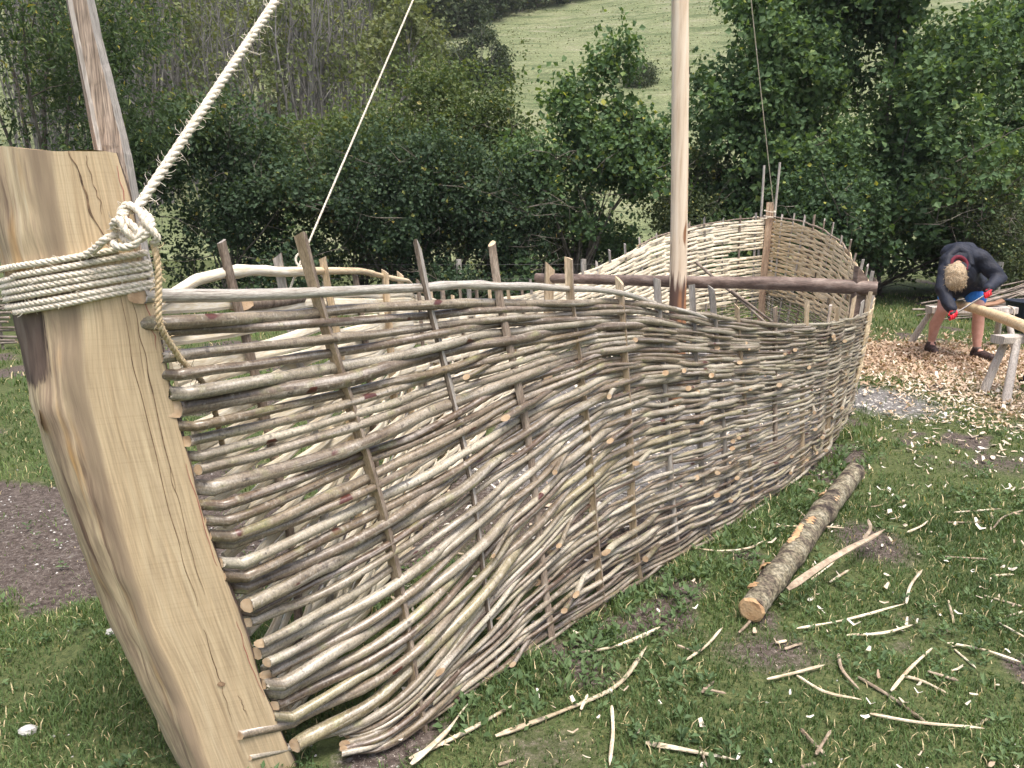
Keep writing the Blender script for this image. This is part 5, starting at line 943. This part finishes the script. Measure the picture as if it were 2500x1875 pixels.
body = [((5.09, 8.76, .86), .15, (4.96, 8.55, 1.02), .16), ((4.96, 8.55, 1.0), .15, (4.83, 8.42, 1.04), .12), (shL, .06, shR, .06), ((4.83, 8.40, 1.04), .07, neck, .055), (neck, .056, head, .07), (head, .082, crown, .078), (head + [.02, .05, -.05], .05, crown + [.0, .05, -.03], .045),
        (shL, .06, elL, .045), (elL, .044, wrL, .028), (shR, .06, elR, .045), (elR, .044, wrR, .028), (hipL, .10, knL, .062), (hipR, .10, knR, .062), (knL, .058, (4.815, 8.70, .34), .062), ((4.815, 8.70, .34), .062, anL, .036), (knR, .058, (5.11, 8.38, .34), .062), ((5.11, 8.38, .34), .062, anR, .036), (anL, .035, (4.79, 8.62, .05), .035), (anR, .035, (5.15, 8.24, .05), .035),
        (head + [.0, .075, -.075], .014, head + [-.01, .085, -.10], .016), (head + [-.085, .02, 0], .018, head + [-.09, .02, .02], .014), (head + [.085, .0, -.01], .018, head + [.09, 0, .01], .014)]
for H, w in ((HL, wrL), (HR, wrR)): body += [(w, .027, H, .030)]
bd_ = blob('body', body, .012, 'skin', man, 5)
for sgn in (-1, 1):
    e = head + np.array([sgn * .032, .072, -.055]); g = G(); capsule(g, e, .011, e + [0, .003, -.002], .011, 8); g.build('eye', 'black', bd_)
jk = [((5.08, 8.78, .90), .165, (4.96, 8.58, 1.05), .185), ((4.96, 8.58, 1.05), .185, (4.84, 8.44, 1.10), .17), ((4.70, 8.36, 1.08), .095, (5.0, 8.40, 1.12), .10), ((4.85, 8.46, 1.13), .12, (4.80, 8.40, 1.12), .11), ((4.78, 8.50, 1.14), .10, (4.98, 8.52, 1.15), .11), ((4.74, 8.38, 1.10), .085, (4.86, 8.36, 1.10), .09), ((4.80, 8.34, 1.12), .06, (4.74, 8.33, 1.13), .05),
      (shL, .088, elL, .072), (elL, .07, wrL, .052), (shR, .095, elR, .078), (elR, .075, wrR, .052), ((4.98, 8.80, .84), .14, (4.93, 8.70, .71), .125), ((5.18, 8.72, .84), .14, (5.15, 8.58, .73), .135), ((4.93, 8.62, .76), .11, (5.12, 8.55, .78), .12), ((4.80, 8.30, .98), .10, (4.93, 8.42, .88), .12), ((4.93, 8.45, .9), .14, (5.08, 8.6, .86), .14)]
blob('jacket', jk, .012, 'navy', man, 4, .010, 17)
for k in range(1): blob('jacket_hood', [((4.655, 8.31, 1.12), .042, (4.75, 8.34, 1.185), .05), ((4.75, 8.34, 1.185), .05, (4.86, 8.32, 1.15), .046), ((4.615, 8.25, 1.03), .038, (4.655, 8.31, 1.12), .042), ((4.86, 8.32, 1.15), .046, (4.875, 8.26, 1.04), .04)], .012, 'navy', man, 4, .004)
cp = np.array([np.array([4.735 + .082 * math.cos(a), 8.235 + .03 * math.sin(a), 1.035 + .078 * math.sin(a)]) for a in np.linspace(-.7, 3.9, 26)]); g = G(); g.tube(cp, .021, 9, cap=0); g.build('collar', 'maroon', man)
blob('shorts', [(hipL, .135, (4.90, 8.68, .64), .098), (hipR, .135, (5.125, 8.50, .64), .102), ((5.0, 8.78, .84), .14, (5.18, 8.74, .84), .14)], .012, 'blue', man, 4, .005, 24)
for (H, w, sd) in ((HL, np.array(wrL), 1), (HR, np.array(wrR), -1)):
    fd = unit(H - w); up = unit(np.cross(kd, fd)); ob = []
    pal = H - fd * .02; ob.append((pal - kd * .032, .021, pal + kd * .032, .021)); ob.append((w - fd * .02, .036, w + fd * .012, .034)); ob.append((w, .032, pal, .030))
    gl = blob('glove', ob, .006, 'red', man, 3)
    for q in range(4):
        b = H + kd * (.033 - .022 * q) + up * .012; fl = (1.0, 1.1, 1.04, .85)[q]; p = spline([b - fd * .015 + up * .008, b + fd * .022 * fl + up * .012, b + fd * .034 * fl - up * .012, b + fd * .018 * fl - up * .030, b - fd * .002 - up * .030], 12)
        G().tube(p, np.linspace(.0112, .0092, 12), 7, cap=0).build('finger', 'red', gl)
    b = H + kd * .04 * sd - fd * .01; G().tube(spline([b - fd * .02, b + fd * .01 - up * .02, b + fd * .03 - up * .024 - kd * .01 * sd], 9), np.linspace(.013, .010, 9), 7, cap=0).build('thumb', 'red', gl)
    g = G(); capsule(g, pal - up * .016 - kd * .02, .018, pal - up * .016 + kd * .02, .018); g.build('glove_palm', 'black', gl)
for nm, a, tip in (('shoe', np.array(anL), np.array([4.765, 8.55, .045])), ('shoe', np.array(anR), np.array([5.165, 8.17, .045]))):
    hl = np.array([a[0], a[1] + .03, .045]); sh = blob(nm, [(a + [0, 0, .0], .052, hl, .05), (hl, .05, (hl + tip) / 2 + [0, 0, .012], .05), ((hl + tip) / 2 + [0, 0, .012], .05, tip, .042)], .009, 'shoe', man, 4, .002, 40, flat=.012)
    d = unit((tip - hl) * [1, 1, 0]); s_ = np.array([-d[1], d[0], 0]); c = (hl + tip) / 2; o_ = [c + d * .15 * math.cos(q) + s_ * .053 * math.sin(q) for q in np.linspace(0, 6.283, 17)[:-1]]
    V = np.r_[[np.r_[x[:2], .002] for x in o_], [np.r_[x[:2], .026] for x in o_]]; k = np.arange(16); g = G().add(V, np.stack([k, (k + 1) % 16, (k + 1) % 16 + 16, k + 16], -1)); g.add(V[16:], np.arange(16)[None]); g.build('sole', 'black', sh, smooth=False)
    G().tube(np.array([a + [0, 0, -.005], a + [0, 0, .03]]), [.046, .043], 12).build('sock', 'stakegrey', man)
hr_ = blob('hair', [(head + [.005, -.015, .03], .088, crown + [0, -.01, .0], .086), (head + [-.02, 0, .02], .085, crown + [-.02, .01, -.02], .078), (head + [.03, 0, .0], .082, crown + [.03, 0, -.01], .076), (neck + np.array([-.03, -.06, -.02]), .06, head + [0, -.02, .03], .08)], .01, 'hair', man, 5, .003, 40)
g = G()
for k in range(900):
    d = unit(R.standard_normal(3) + [-.1, -.9, .1]); c0 = head + (crown - head) * R.uniform(-.4, .9) + d * .078; fall = unit((crown - head) * R.uniform(.5, 1.3) + d * .05 + R.standard_normal(3) * .015); e = c0 + fall * R.uniform(.04, .075) + d * .006; g.tube(np.array([c0, (c0 + e) / 2 + d * .008, e]), [.0028, .0026, .0006], 4)
g.build('hair_locks', 'hair', hr_)
dk = thing('drawknife', (4.75, 7.97, .6), 'long dark steel drawknife held between the red gloves', 'tool')
beam4(G(), HL + kd * .05, HR - kd * .05, .008, .032, up=(.3, -.5, .8), n=4, rough=0).build('blade', 'steel', dk, smooth=False)
for H, w, sg in ((HL, np.array(wrL), 1), (HR, np.array(wrR), -1)): G().tube(np.array([H - kd * .06 * sg * 0 - kd * .055, H, H + kd * .055]), [.012, .015, .012], 8, cap=0).build('handle', 'black', dk)
# tip of another worker's shoe at the right edge of the yard
sh = thing('shoe', (4.9, 7.15, 0), 'navy shoe showing at the right edge beneath the nearer trestle', 'shoe')
blob('upper', [((4.86, 7.1, .05), .042, (5.05, 7.15, .055), .05), ((5.05, 7.15, .06), .05, (5.06, 7.15, .13), .046)], .01, 'navy', sh, 4, flat=.015)
beam4(G(), (4.82, 7.1, .012), (5.1, 7.16, .012), .09, .022, n=4, rough=0).build('sole', 'black', sh, smooth=False)
# ------------------------------------------------------------------ thin haze over the valley
G().box((5, 60, 40), (160, 62.5, 41.5)).build('haze', [], kind='stuff', label='thin pale haze in the valley air')
_hm = bpy.data.materials.new('haze_air'); _hm.use_nodes = True; _n = _hm.node_tree; _n.nodes.clear()
_v = _n.nodes.new('ShaderNodeVolumePrincipled'); _v.inputs['Color'].default_value = (.95, .97, 1, 1); _v.inputs['Density'].default_value = .0004; _v.inputs['Anisotropy'].default_value = 0
_o = _n.nodes.new('ShaderNodeOutputMaterial'); _n.links.new(_v.outputs[0], _o.inputs['Volume']); bpy.data.objects['haze'].data.materials.append(_hm)
SC.cycles.volume_bounces = 0; SC.cycles.volume_max_steps = 64
